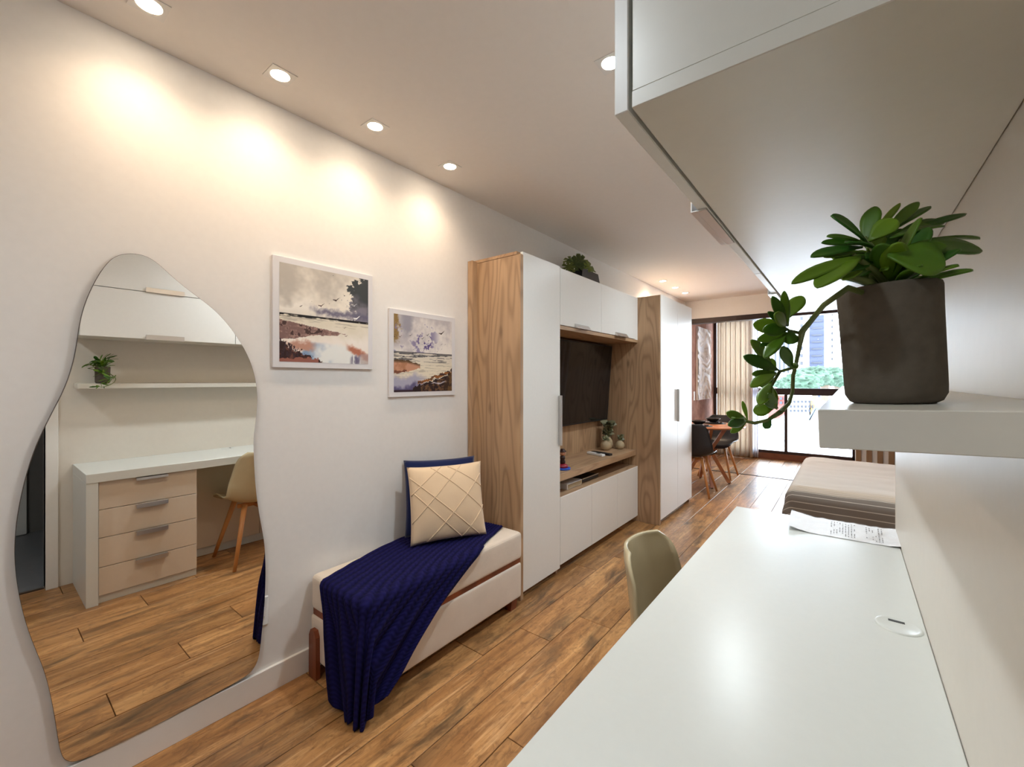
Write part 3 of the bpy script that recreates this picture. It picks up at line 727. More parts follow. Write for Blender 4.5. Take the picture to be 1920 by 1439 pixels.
# monstera in a black planter on top of the overhead cabinet
PZ = 2.086
t = thing('potted_monstera', 'small potted monstera in a black angular planter on the overhead cabinet', 'plant', (-1.73, 3.16, PZ))
bm = B()
def frus(bm, cx, cy, z0, z1, a0, b0, a1, b1):
    vs = [bm.verts.new((cx + sx * a, cy + sy * b, z)) for (a, b, z) in ((a0, b0, z0), (a1, b1, z1)) for sx, sy in ((-1, -1), (1, -1), (1, 1), (-1, 1))]
    for f in ((3, 2, 1, 0), (4, 5, 6, 7), (0, 1, 5, 4), (1, 2, 6, 5), (2, 3, 7, 6), (3, 0, 4, 7)): bm.faces.new([vs[i] for i in f])
frus(bm, -1.73, 3.16, PZ, PZ + .13, .075, .17, .065, .135)
obj('planter', bm, M['black'], t)
obj('soil', bbox(-1.785, -1.675, 3.04, 3.28, PZ + .128, PZ + .134), M['soil'], t)
def monstera_leaf(center, normal, up, size):
    bm = B(); normal = Vector(normal).normalized(); up = Vector(up); up = (up - normal * up.dot(normal)).normalized(); sd = up.cross(normal)
    n = 56; pts = []
    for k in range(n):
        a = 2 * PI * k / n; r = 1.0 - .12 * math.cos(a) ** 2
        hx, hy = math.sin(a), math.cos(a)
        if hy < -.2: r *= 1 - .25 * smoothstep(.35, 0, abs(hx))
        if abs(hx) > .25 and (k % 7) in (2, 3): r *= .38
        pts.append((hx * r, hy * r * 1.1))
    c = bm.verts.new(Vector(center)); vs = []
    for x, y in pts: vs.append(bm.verts.new(Vector(center) + sd * x * size + up * y * size - normal * (x * x) * size * .25))
    for k in range(n): bm.faces.new((c, vs[k], vs[(k + 1) % n]))
    return bm
for (y, z, x, nx, ny, nz, s) in ((3.14, .20, -1.72, .8, -.5, .4, .075), (3.22, .235, -1.75, .7, -.4, .5, .085), (3.02, .155, -1.70, .6, -.7, .4, .075), (3.30, .19, -1.72, .7, -.2, .6, .07), (3.08, .215, -1.78, .4, -.6, .7, .06), (3.20, .165, -1.67, .8, -.3, .4, .06), (3.27, .225, -1.79, .5, -.1, .8, .06), (2.97, .125, -1.73, .5, -.8, .4, .06)):
    leafthick(obj('leaf', monstera_leaf((x, y - .05, PZ + z), (nx, ny, nz), (0, -.1, 1), s), M['monstera'], t, smooth=False), .002)
    obj('stem', tube(B(), [(-1.73, 3.16, PZ + .13), (x, y - .05, PZ + z - s * .6)], .003, 5), M['stem'], t)

# ------------------------------------------------------------------ upholstered bench with throw and cushions
BX0, BX1, BY0, BY1, BT = -1.915, -1.490, .955, 1.985, .440
t = thing('bench', 'cream upholstered bench with short brown wooden legs along the white wall', 'bench', ((BX0 + BX1) / 2, (BY0 + BY1) / 2, 0))
def puff(bm, x0, x1, y0, y1, z0, z1, r=.02, crown=.008, seg=4):
    box(bm, x0, x1, y0, y1, z0, z1, r, seg)
    es = [e for e in bm.edges if e.calc_length() > .08]
    bmesh.ops.subdivide_edges(bm, edges=bm.edges[:], cuts=3, use_grid_fill=True)
    cx, cy, cz = (x0 + x1) / 2, (y0 + y1) / 2, (z0 + z1) / 2
    for v in bm.verts:
        fx = 1 - ((v.co.x - cx) / ((x1 - x0) / 2)) ** 4; fy = 1 - ((v.co.y - cy) / ((y1 - y0) / 2)) ** 4
        if v.co.z > z1 - .01: v.co.z += crown * fx * fy
        nn = noise.noise(v.co * 9); v.co.z += nn * .002; v.co.x += nn * .002
    return bm
obj('seat_cushion', puff(B(), BX0, BX1 + .005, BY0, BY1, .285, BT, .022), M['bench'], t, smooth=True)
obj('base', puff(B(), BX0, BX1, BY0, BY1, .062, .262, .014, 0), M['bench'], t, smooth=True)
obj('wooden_strip', bbox(BX0 + .01, BX1 - .008, BY0 + .008, BY1 - .008, .250, .300), M['dark_wood'], t)
for x in (-1.858, -1.535):
    for y0, y1 in ((BY0 - .018, BY0 + .0), (BY1 - .0, BY1 + .018)):
        pass
def bleg(x, y, s):
    bm = B()
    prism(bm, [(x - .032, 0), (x + .032, 0), (x + .030, .185), (x + .016, .212), (x - .016, .212), (x - .030, .185)], 'y', y, y + .02 * s)
    bmesh.ops.recalc_face_normals(bm, faces=bm.faces)
    obj('leg', bm, M['dark_wood'], t)
for x in (-1.862, -1.530): bleg(x, BY0 + .001, -1)
for x in (-1.862, -1.530):
    bm = B(); prism(bm, [(x - .02, 0), (x + .02, 0), (x + .028, .064), (x - .028, .064)], 'y', 1.905, 1.955); bmesh.ops.recalc_face_normals(bm, faces=bm.faces)
    obj('leg', bm, M['dark_wood'], t)

# throw: an unrolled cloth laid over the bench top and hanging over its edges
LE = [Vector(p) for p in ((-1.90, 1.91), (-1.915, 1.42), (-1.785, .955), (-1.715, .79), (-1.655, .535))]
RE = [Vector(p) for p in ((-1.60, 1.945), (-1.505, 1.67), (-1.375, 1.396), (-1.25, 1.19), (-1.12, 1.05))]
def cr2(P, s):
    k = s * (len(P) - 1); a = min(int(k), len(P) - 2); t = k - a
    p0, p1, p2, p3 = P[max(a - 1, 0)], P[a], P[a + 1], P[min(a + 2, len(P) - 1)]
    return .5 * (2 * p1 + (p2 - p0) * t + (2 * p0 - 5 * p1 + 4 * p2 - p3) * t * t + (3 * p1 - p0 - 3 * p2 + p3) * t ** 3)
def cloth(s, q):
    p = cr2(LE, s).lerp(cr2(RE, s), q)
    bul = math.sin(PI * q) ** .8 * smoothstep(.35, 1, s)
    p += Vector((.20 * bul * smoothstep(0, .5, q), -.20 * bul * smoothstep(1.05, .6, q)))
    p += Vector((.012 * math.sin(q * 17), .014 * math.sin(q * 23 + 1))) * smoothstep(.85, 1, s)
    x0, x1, y0 = -1.93, BX1 - .01, BY0 + .012
    top = BT + .012
    cx, cy = min(p.x, x1), max(p.y, y0)
    d = Vector((p.x - cx, p.y - cy)); L = d.length
    rib = .0018 * math.sin(q * 2 * PI * 17)
    if L < 1e-6:
        return Vector((p.x, p.y, top + rib + .004 * noise.noise(Vector((p.x * 14, p.y * 14, 0)))))
    n = d / L; R = .022
    ang = min(L / R, PI / 2)
    out = R * math.sin(ang); dn = R * (1 - math.cos(ang)); rest = max(0, L - R * PI / 2)
    arc = math.atan2(n.x, -n.y) / (PI / 2)     # 0 on the end face, 1 on the front face
    along = (cy - y0) + (x1 - cx) * 1.0
    wav = .016 * math.sin(q * 2 * PI * 5.5 + 1.2 * noise.noise(Vector((q * 3, s * 2, 3)))) * smoothstep(0, .18, rest)
    fl = .012 + .06 * rest + wav + rib
    corner = math.sin(arc * PI) if 0 < arc < 1 else 0
    fl += .03 * rest * corner
    z = top - dn - rest
    return Vector((cx + n.x * (out + fl), cy + n.y * (out + fl), max(z, .006 + .004 * math.sin(q * 40))))
bm = B(); grid(bm, 110, 140, cloth, uv=True)
o = solo('throw_blanket', bm, M['knit'], 'navy blue cable-knit throw draped over the bench corner to the floor', 'blanket', (-1.6, 1.4, .44), smooth=True)
solidify(o, .007, 1)

def cushion(w, h, th, n=28):
    """pillow in its own x (width), z (height), y (thickness) frame"""
    bm = B()
    def half(sgn):
        def f(i, j):
            a, b = i * 2 - 1, j * 2 - 1
            pinch = 1 - .05 * (1 - abs(a) ** 2.5) * abs(b) ** 3 * 1 - 0
            pinch2 = 1 - .05 * (1 - abs(b) ** 2.5) * abs(a) ** 3
            prof = (max(0, 1 - a * a) ** .55) * (max(0, 1 - b * b) ** .55)
            wob = .05 * noise.noise(Vector((a * 2.2, b * 2.2, sgn)))
            return Vector((a * w / 2 * pinch2, sgn * th / 2 * prof * (1 + wob), b * h / 2 * pinch))
        return f
    grid(bm, n, n, half(1)); grid(bm, n, n, half(-1))
    bmesh.ops.remove_doubles(bm, verts=bm.verts, dist=1e-5); bmesh.ops.recalc_face_normals(bm, faces=bm.faces)
    return bm
def csurf(a, b, w, h, th):
    pinch = 1 - .05 * (1 - abs(a) ** 2.5) * abs(b) ** 3; pinch2 = 1 - .05 * (1 - abs(b) ** 2.5) * abs(a) ** 3
    prof = (max(0, 1 - a * a) ** .55) * (max(0, 1 - b * b) ** .55); wob = .05 * noise.noise(Vector((a * 2.2, b * 2.2, -1)))
    return Vector((a * w / 2 * pinch2, -th / 2 * prof * (1 + wob), b * h / 2 * pinch))
def place_cushion(t, center, face_deg, lean_deg, roll=0):
    # local -y faces the viewer; lean tips the top away from the facing side
    t.matrix_world = Matrix.Translation(center) @ Matrix.Rotation(math.radians(face_deg), 4, 'Z') @ Matrix.Rotation(math.radians(-lean_deg), 4, 'X') @ Matrix.Rotation(math.radians(roll), 4, 'Y')
CW, CH, CT = .42, .40, .12
tn = thing('cushion', 'navy blue square cushion standing behind the beige cushion', 'cushion', (0, 0, 0), 'cushions on the bench')
obj('cover', cushion(.42, .41, .09), M['cushion_navy'], tn, smooth=True)
tb = thing('cushion', 'beige velvet square cushion with raised diagonal lines leaning on the bench', 'cushion', (0, 0, 0), 'cushions on the bench')
cv = obj('cover', cushion(CW, CH, CT), M['cushion_beige'], tb, smooth=True)
for (a0, b0, a1, b1) in ((-.98, .72, .80, -.98), (-.90, .30, .30, -.98), (-.40, .97, .98, -.32), (.05, .97, .98, .30), (-.98, -.45, .40, .97), (-.60, -.98, .95, .66), (.30, -.98, .98, -.2), (-.98, .25, -.15, .97)):
    pts = [csurf(lerp(a0, a1, k / 16), lerp(b0, b1, k / 16), CW, CH, CT) for k in range(17)]
    obj('piping', tube(B(), pts, .0032, 6), M['cushion_beige'], cv, smooth=True)
place_cushion(tb, Vector((-1.705, 1.60, .662)), 64, 13, 0)
place_cushion(tn, Vector((-1.806, 1.648, .672)), 66, 8, 1)

# ------------------------------------------------------------------ shell chairs
def make_chair(name, label, group, shell, wood_, sc=1.0, pad=None):
    t = thing(name, label, 'chair', (0, 0, 0), group)
    prof = [(.235, .405), (.228, .432), (.195, .448), (.12, .446), (.04, .438), (-.05, .432), (-.12, .436), (-.175, .456), (-.205, .50), (-.222, .57), (-.236, .65), (-.250, .73), (-.262, .79), (-.268, .822)]
    wid = [.14, .185, .205, .215, .222, .226, .228, .228, .226, .218, .204, .186, .164, .118]
    n = len(prof)
    def f(i, j):
        k = i * (n - 1); a = min(int(k), n - 2); r = k - a
        def cr(vals):
            p0, p1, p2, p3 = vals[max(a - 1, 0)], vals[a], vals[a + 1], vals[min(a + 2, n - 1)]
            return .5 * (2 * p1 + (p2 - p0) * r + (2 * p0 - 5 * p1 + 4 * p2 - p3) * r * r + (3 * p1 - p0 - 3 * p2 + p3) * r ** 3)
        x = cr([p[0] for p in prof]); z = cr([p[1] for p in prof]); wv = cr(wid)
        q = j * 2 - 1; up = smoothstep(.15, .35, i) * (1 - smoothstep(.55, .7, i)); back = smoothstep(.5, .75, i)
        side = abs(q) ** 2.4
        z += .055 * side * (smoothstep(.1, .35, i) * (1 - smoothstep(.6, .8, i))) + .012 * side * (1 - back)
        x += .075 * side * back * (1 - .35 * smoothstep(.85, 1, i)) + .03 * side * up
        return Vector((x * sc, q * wv * sc, z * sc))
    o = obj('shell', (lambda b: (grid(b, 34, 21, f), b)[1])(B()), shell, t, smooth=True); solidify(o, .009, 0)
    for sx in (-1, 1):
        for sy in (-1, 1):
            top = Vector((sx * .095 - .02, sy * .10, .425)) * sc; bot = Vector((sx * .205 - .02, sy * .205, 0)) * sc
            obj('leg', tube(B(), [bot, top], [.0115 * sc, .019 * sc], 12), wood_, t, smooth=True)
    bm = B(); box(bm, (-.135) * sc, .095 * sc, -.012, .012, .385 * sc, .415 * sc, .003); box(bm, -.032 * sc, -.008 * sc, -.115 * sc, .115 * sc, .385 * sc, .414 * sc, .003)
    obj('cross_brace', bm, wood_, t)
    if pad: obj('seat_pad', puff(B(), -.15, .19, -.18, .18, .447, .478, .012, .008), pad, t, smooth=True)
    return t
def copy_tree(o, parent=None):
    c = o.copy(); COL.objects.link(c); c.parent = parent
    for ch in list(o.children): copy_tree(ch, c)
    return c
dc = make_chair('desk_chair', 'taupe plastic shell chair with beech legs pushed under the white desk', None, M['olive'], M['chairwood'])
dc.location = (-.290, 1.325, 0); dc.scale = (.985, .985, .985); dc.rotation_euler.z = math.radians(0)
ch = make_chair('dining_chair', 'black shell chair with beech legs, its back to the wardrobe, tucked under the dining table', 'chairs around the dining table', M['black_shell'], M['chairwood'])
ch.location = (-1.42, 5.29, 0); ch.rotation_euler.z = math.radians(92)
for (x, y, a, lb) in ((-1.41, 6.37, -92, 'black shell chair with beech legs behind the dining table, facing the room, near the curtain'),):
    c = copy_tree(ch); c['label'] = lb; c.location = (x, y, 0); c.rotation_euler.z = math.radians(a)

# dining table with bowls
TX, TY, TZ = -1.43, 5.83, .75
t = thing('dining_table', 'round walnut dining table with splayed wooden legs by the curtain', 'table', (TX, TY, 0))
obj('table_top', lathe(B(), [(0, TZ - .024), (.42, TZ - .024), (.445, TZ - .016), (.45, TZ - .004), (.447, TZ), (0, TZ)], (TX, TY, 0), 56), M['tablewood'], t, angle=.6)
obj('hub', lathe(B(), [(0, TZ - .09), (.05, TZ - .09), (.06, TZ - .024), (0, TZ - .024)], (TX, TY, 0), 20), M['tablewood'], t, angle=.6)
for k in range(4):
    a = math.radians(28) + k * PI / 2
    d = Vector((math.cos(a), math.sin(a), 0)); c0 = Vector((TX, TY, 0)); sd = Vector((-d.y, d.x, 0))
    bm = B(); pr = [(.22, .727), (.27, .727), (.075, .42), (.30, 0.012), (.255, 0.012), (.03, .42)]
    lo = [bm.verts.new(c0 + d * r + Vector((0, 0, z)) - sd * .018) for r, z in pr]; hi = [bm.verts.new(c0 + d * r + Vector((0, 0, z)) + sd * .018) for r, z in pr]
    for q in range(6): bm.faces.new((lo[q], lo[(q + 1) % 6], hi[(q + 1) % 6], hi[q]))
    for g in (lo, hi): bm.faces.new((g[0], g[1], g[2], g[5])); bm.faces.new((g[2], g[3], g[4], g[5]))
    bmesh.ops.recalc_face_normals(bm, faces=bm.faces)
    lg = obj('leg', bm, M['tablewood'], t)
    obj('foot_pad', lathe(B(), [(0, 0), (.012, 0), (.012, .013), (0, .013)], tuple(c0 + d * .278), 10), M['black'], lg)
for i, (x, y, lb) in enumerate(((-1.46, 5.60, 'black glazed bowl on a dark plate, table setting facing the wardrobe'), (-1.40, 6.06, 'black glazed bowl on a dark plate, table setting facing the bed'))):
    t = thing('place_setting_bowl', lb, 'bowl', (x, y, TZ + .013), 'black bowls on the dining table')
    obj('bowl', lathe(B(), [(0, .001), (.035, .001), (.04, .006), (.075, .032), (.092, .05), (.094, .053), (.090, .053), (.07, .035), (.03, .012), (0, .010)], (x, y, TZ + .013), 32), M['ceramic'], t, smooth=True)
    solo('dinner_plate', lathe(B(), [(0, 0), (.09, 0), (.125, .009), (.128, .012), (.122, .012), (.085, .006), (0, .005)], (x, y, TZ + .0035), 36), M['ceramic'], ('dark round plate under the black bowl facing the wardrobe', 'dark round plate under the black bowl facing the bed')[i], 'plate', (x, y, TZ + .0035), 'plates on the dining table', smooth=True)
    solo('placemat', lathe(B(), [(0, 0), (.16, 0), (.16, .003), (0, .003)], (x, y, TZ + .0002), 36), M['mat_grey'], ('dark round placemat on the table half near the wardrobe', 'dark round placemat on the table half near the bed')[i], 'placemat', (x, y, TZ), 'placemats on the dining table', angle=.6)

# relief art on the balcony wall
def relief():
    t = NT('white_plaster_waves'); v = t.coord('Object', (1, 1, 1)); n = t.noise(v, 3.0, 3, 0.5, 1.2)
    sp = t.n('ShaderNodeSeparateXYZ'); t.l(v, sp.inputs[0])
    s = t.math('SINE', t.math('ADD', t.math('MULTIPLY', sp.outputs[2], 16.0), t.math('MULTIPLY', n, 22.0)))
    t.base(t.ramp(t.math('MULTIPLY_ADD', s, .5, .5), [(0.0, lin((206, 198, 192))), (.3, lin((228, 222, 216))), (1, lin((234, 230, 226)))])); t.set(Roughness=0.7)
    t.bump(s, 0.3, 0.02); return t.m
t = thing('wall_art', 'tall white wavy relief panel on the brown balcony wall', 'wall art', (-1.90, 7.55, 1.0))
bm = B(); V = grid(bm, 24, 80, lambda i, j: Vector((-1.868 + .010 * math.sin(j * 40 + 9 * noise.noise(Vector((i * 2.2, j * 4, 0)))), lerp(7.15, 7.93, i), lerp(1.005, 2.17, j))))
obj('relief_face', bm, relief(), t, smooth=True)
obj('panel', bbox(-1.90, -1.872, 7.145, 7.935, 1.0, 2.175), M['paperframe'], t)

# curtains
def curtain(name, label, x0, x1, y, z0, z1, folds, amp, mat, cat='curtain', rod=True):
    t = thing(name, label, cat, ((x0 + x1) / 2, y, z0))
    def f(i, j):
        a = i * folds * 2 * PI + .8 * noise.noise(Vector((i * 6, 0, 1)))
        am = amp * (.7 + .3 * (1 - j)) * (1 + .4 * noise.noise(Vector((i * 9, j * 2, 4))))
        return Vector((lerp(x0, x1, i) + .25 * am * math.sin(2 * a) , y + am * math.sin(a), lerp(z0, z1, j)))
    o = obj('cloth', (lambda b: (grid(b, int(folds * 14), 14, f, uv=True), b)[1])(B()), mat, t, smooth=True); solidify(o, .004, 0)
    return t
t = curtain('curtain', 'beige striped floor-length curtain gathered beside the balcony window', -1.80, -1.255, 8.10, .03, 2.40, 7, .05, M['curtain'])
curtain('sheer_curtain', 'white sheer curtain hanging at the edge of the beige curtain', -1.30, -1.185, 8.20, .02, 2.40, 3, .03, M['sheer'])
solo('curtain_rail', bbox(-1.86, .06, 8.07, 8.22, 2.405, 2.449, .003), M['lampmetal'], 'white curtain rail at the balcony ceiling', 'curtain rail', (-.9, 8.14, 2.405))

# ------------------------------------------------------------------ bed in the alcove
EX0, EX1, EY0, EY1, ET = -.325, 1.70, 3.24, 4.86, .60
t = thing('bed', 'bed covered with a striped greige coverlet beyond the desk', 'bed', ((EX0 + EX1) / 2, (EY0 + EY1) / 2, 0))
obj('base', bbox(EX0 + .05, EX1, EY0 + .05, EY1 - .05, .10, .32, .01), M['bench'], t)
obj('mattress', bbox(EX0 + .02, EX1, EY0 + .02, EY1 - .02, .32, ET - .012, .03, 3), M['bench'], t)
for x in (EX0 + .15, EX1 - .15):
    for y in (EY0 + .15, EY1 - .15):
        obj('leg', tube(B(), [(x, y, 0), (x, y, .10)], .025, 10), M['dark_wood'], t)
def cover(i, j):
    # i runs across the bed from the near hem, j from the foot hem to the head
    drop = .42; px = lerp(EX0 - drop, EX1 - .02, j); py = lerp(EY0 - drop, EY1 + drop, i)
    R = .05
    x0, y0, y1 = EX0 + R, EY0 + R, EY1 - R
    cx, cy = max(px, x0), min(max(py, y0), y1)
    d = Vector((px - cx, py - cy)); L = d.length
    top = ET + .006
    if L < 1e-6: return Vector((px, py, top + .014 * noise.noise(Vector((px * 2.2, py * 8, 0))) + .006 * noise.noise(Vector((px * 9, py * 12, 5)))))
    n = d / L; ang = min(L / R, PI / 2); rest = max(0, L - R * PI / 2)
    cor = min(abs(n.x), abs(n.y)) * 1.41
    L2 = rest * (1 - .25 * cor)
    fl = R * math.sin(ang) + .03 * rest + .012 * math.sin(px * 22 + py * 19) * smoothstep(0, .2, rest) + .22 * rest * cor * cor
    return Vector((cx + n.x * fl, cy + n.y * fl, top - R * (1 - math.cos(ang)) - L2))
bm = B(); NU, NV = 100, 90
V = grid(bm, NU, NV, cover)
lay = bm.loops.layers.uv.new('UVMap'); bm.verts.index_update()
tot = EY1 - EY0 + .84
for f in bm.faces:
    for l in f.loops:
        k = l.vert.index; l[lay].uv = ((k // NV) / (NU - 1) * tot / 2.46, (k % NV) / (NV - 1))
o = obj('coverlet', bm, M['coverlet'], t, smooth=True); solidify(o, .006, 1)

# ------------------------------------------------------------------ desk along the right wall
DX, DT, DZ0 = -.380, .773, .720
t = thing('desk', 'long white desk fixed along the ivory wall with four drawers', 'desk', (-.12, 1.23, 0))
top = obj('desk_top', bbox(DX, XR - .001, .412, 2.055, DZ0, DT, .0015), M['desk'], t)
obj('end_panel', bbox(DX + .002, XR - .003, .412, .464, 0, DZ0 - .0005, .001), M['desk'], t)
obj('end_panel', bbox(DX + .06, XR - .003, 2.0, 2.05, 0, DZ0 - .0005, .001), M['desk'], t)
obj('drawer_carcass', bbox(-.342, XR - .003, .466, .95, .045, DZ0 - .0005), M['desk'], t)
obj('drawer_plinth', bbox(-.348, XR - .003, .466, .95, 0, .045), M['desk'], t)
for i, (z0, z1) in enumerate(((.555, .716), (.388, .551), (.214, .384), (.047, .210))):
    d = obj('drawer', bbox(-.360, -.343, .468, .949, z0, z1, .001), M['drawer'], t)
    bm = B(); prism(bm, [(-.360, z1 - .002), (-.385, z1 - .001), (-.386, z1 - .024 + .008 * (i == 0)), (-.383, z1 - .024 + .008 * (i == 0)), (-.382, z1 - .005), (-.360, z1 - .006)], 'y', .634, .79); bmesh.ops.recalc_face_normals(bm, faces=bm.faces)
    obj('handle', bm, M['alu'], d)
for a, b in ((.952, 1.47), (1.474, 1.998)):
    obj('rear_panel', bbox(-.02, -.002, a, b, .06, DZ0 - .001, .001), M['drawer'], t)
obj('rear_plinth', bbox(-.01, .01, .952, 1.998, 0, .058), M['desk'], t)
gx, gy = .088, 1.275
bm = B(); lathe(bm, [(0, .0005), (.031, .0005), (.034, .002), (.038, .0028), (.0405, .0015), (.041, 0)], (gx, gy, DT), 40)
g = obj('cable_grommet', bm, M['desk'], top, smooth=True)
obj('cable_slot', bbox(gx - .016, gx + .012, gy + .016, gy + .025, DT + .0006, DT + .0014), M['mat_grey'], top)

# flyer under plastic on the desk
t = thing('flyer', 'printed sheet in glossy clear plastic on the desk end by the wall', 'paper', (-.03, 1.95, DT))
FLY = [onZ(1484, 964, DT), onZ(1686, 997, DT), onZ(1694, 1031, DT), onZ(1476, 993, DT)]
def flyp(i, j, dz=0.0):
    p = FLY[3].lerp(FLY[2], i).lerp(FLY[0].lerp(FLY[1], i), j)
    return Vector((p.x, p.y, DT + .0015 + .012 * smoothstep(.25, 0, i) + .006 * smoothstep(.85, 1, i) + .002 * noise.noise(Vector((i * 14, j * 8, 0))) + dz))
o = obj('sheet', (lambda b: (grid(b, 40, 20, lambda i, j: flyp(i, j)), b)[1])(B()), plain('printed_paper', (.74, .74, .75, 1), .5), t, smooth=True)
bm = B()
def inkbar(bm, i0, i1, j0, j1):
    n = max(2, int((i1 - i0) * 40) + 1)
    r = [[bm.verts.new(flyp(lerp(i0, i1, k / (n - 1)), j, .0009)) for k in range(n)] for j in (j0, j1)]
    for k in range(n - 1): bm.faces.new((r[0][k], r[0][k + 1], r[1][k + 1], r[1][k]))
rr = random.Random(3)
for col in range(18):
    i = .40 + col * .026
    if .62 < i < .70: continue
    j = .12
    while j < .88:
        L = rr.uniform(.04, .16)
        if rr.random() < .75: inkbar(bm, i, i + .008, j, min(.9, j + L))
        j += L + rr.uniform(.02, .05)
pr = obj('printed_lines', bm, M['mat_grey'], o); pr['kind'] = 'stuff'
def filmmat():
    t = NT('clear_plastic_film'); t.base((1, 1, 1, 1)); t.set(Roughness=0.04); t.p.inputs['Alpha'].default_value = 0.22
    t.p.inputs['Specular IOR Level'].default_value = 1.0; v = t.coord('Object', (3, 12, 12)); t.bump(t.noise(v, 22, 4, .6, .8), .6, .006); return t.m
obj('plastic_film', (lambda b: (grid(b, 60, 30, lambda i, j: flyp(i, j, .002 + .0015 * abs(noise.noise(Vector((i * 30, j * 9, 2)))))), b)[1])(B()), filmmat(), t, smooth=True)

# ------------------------------------------------------------------ overhead cabinet on the right wall
UZ, UX, UY0, UY1 = 1.592, -.170, .409, 2.07
t = thing('wall_cabinet', 'long white flap-door wall cabinet over the desk with aluminium tab handles', 'cabinet', (0, 1.24, UZ))
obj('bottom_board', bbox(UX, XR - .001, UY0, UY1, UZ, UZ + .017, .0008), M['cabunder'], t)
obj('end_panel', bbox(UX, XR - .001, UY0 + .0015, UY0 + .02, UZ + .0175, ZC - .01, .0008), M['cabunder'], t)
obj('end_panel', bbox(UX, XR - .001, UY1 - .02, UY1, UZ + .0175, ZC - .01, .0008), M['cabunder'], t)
obj('body', bbox(UX + .004, XR - .002, UY0 + .021, UY1 - .021, UZ + .0175, ZC - .01), M['white'], t)
def tab(bm, y0, y1, z):
    prism(bm, [(-.1885, z - .003), (-.200, z - .002), (-.2035, z + .012), (-.2055, z + .030), (-.2035, z + .031), (-.200, z + .010), (-.196, z + .002), (-.1885, z + .001)], 'y', y0, y1)
    bmesh.ops.recalc_face_normals(bm, faces=bm.faces); return bm
for z0, z1 in ((UZ - .001, 1.900), (1.904, ZC - .012)):
    for a, b, h in ((UY0, 1.238, (.715, .923)), (1.242, UY1 + .005, (1.548, 1.75))):
        d = obj('door', bbox(-.1885, -.1735, a, b, z0, z1, .001), M['white'], t)
        bm = B(); box(bm, -.197, -.1885, h[0], h[1], z0 - .003, z0 - .0005, .0005); box(bm, -.1985, -.196, h[0], h[1], z0 - .003, z0 + .028, .0005)
        box(bm, -.1884, -.1745, h[0], h[1], z0 - .0035, z0 - .0003, .0003)
        obj('handle', bm, M['alu'], d)

# ------------------------------------------------------------------ wall shelf with the succulent
TILT = math.radians(1.9)
SFX, SFZ, SY0 = -.019, 1.2965, .417
t = thing('wall_shelf', 'thick white floating shelf on the ivory wall, tilted slightly forward', 'shelf', (SFX, SY0, SFZ))
def shp(x, y, z):   # shelf frame: x into the wall, z up from its top face
    return Vector((SFX + x * math.cos(TILT) - z * math.sin(TILT), SY0 + y, SFZ + x * math.sin(TILT) + z * math.cos(TILT)))
bm = B(); box(bm, 0, .152, 0, 1.62, -.0305, 0, .0008)
for v in bm.verts: v.co = shp(*v.co)
obj('board', bm, M['cabunder'], t)
bm = B(); box(bm, .146, .1535, .2, .5, -.012, .0)
# succulent pot
PR, PH = .0385, .109
PC = shp(.0535, .122, 0)
t = thing('potted_succulent', 'trailing green succulent in a dark grey concrete pot on the white floating shelf', 'plant', tuple(PC))
RM = Matrix.Rotation(-TILT - math.radians(1.0), 4, 'Y')
def pp(v): return PC + (RM @ Vector(v))
prof = [(0, 0), (PR * .74, 0), (PR * .86, .0025), (PR * .945, .009), (PR * .955, .016), (PR * .985, PH * .8), (PR, PH - .003), (PR * .985, PH - .0005), (PR * .96, PH), (PR * .90, PH - .001), (PR * .885, PH - .004), (PR * .87, PH - .022), (0, PH - .022)]
bm = lathe(B(), prof, (0, 0, 0), 56)
for v in bm.verts: v.co = pp(v.co)
obj('pot', bm, M['pot'], t, smooth=True)
bm = lathe(B(), [(0, PH - .012), (PR * .5, PH - .011), (PR * .875, PH - .015)], (0, 0, 0), 24)
for v in bm.verts: v.co = pp(v.co)
obj('soil', bm, M['soil'], t, smooth=True)
def at(u, v, dep):    # a point of the plant at its own distance from the shelf front
    r = ray(u, v); k = dep; return Vector((r[0] * k, r[1] * k, CAMH + r[2] * k))
def leaf(b, tp, wd, nrm, par, cup=.22, bend=.12, shape=1.5):
    o = obj('leaf', leafblade(B(), b, tp, wd, nrm, cup, bend, 9, shape), M['leaf'], par, smooth=True)
    m = o.modifiers.new('thickness', 'SOLIDIFY'); m.thickness = .0017; m.offset = 0
    return o
VIEW = lambda p: (Vector((0, 0, CAMH)) - p).normalized()
DPC = .415
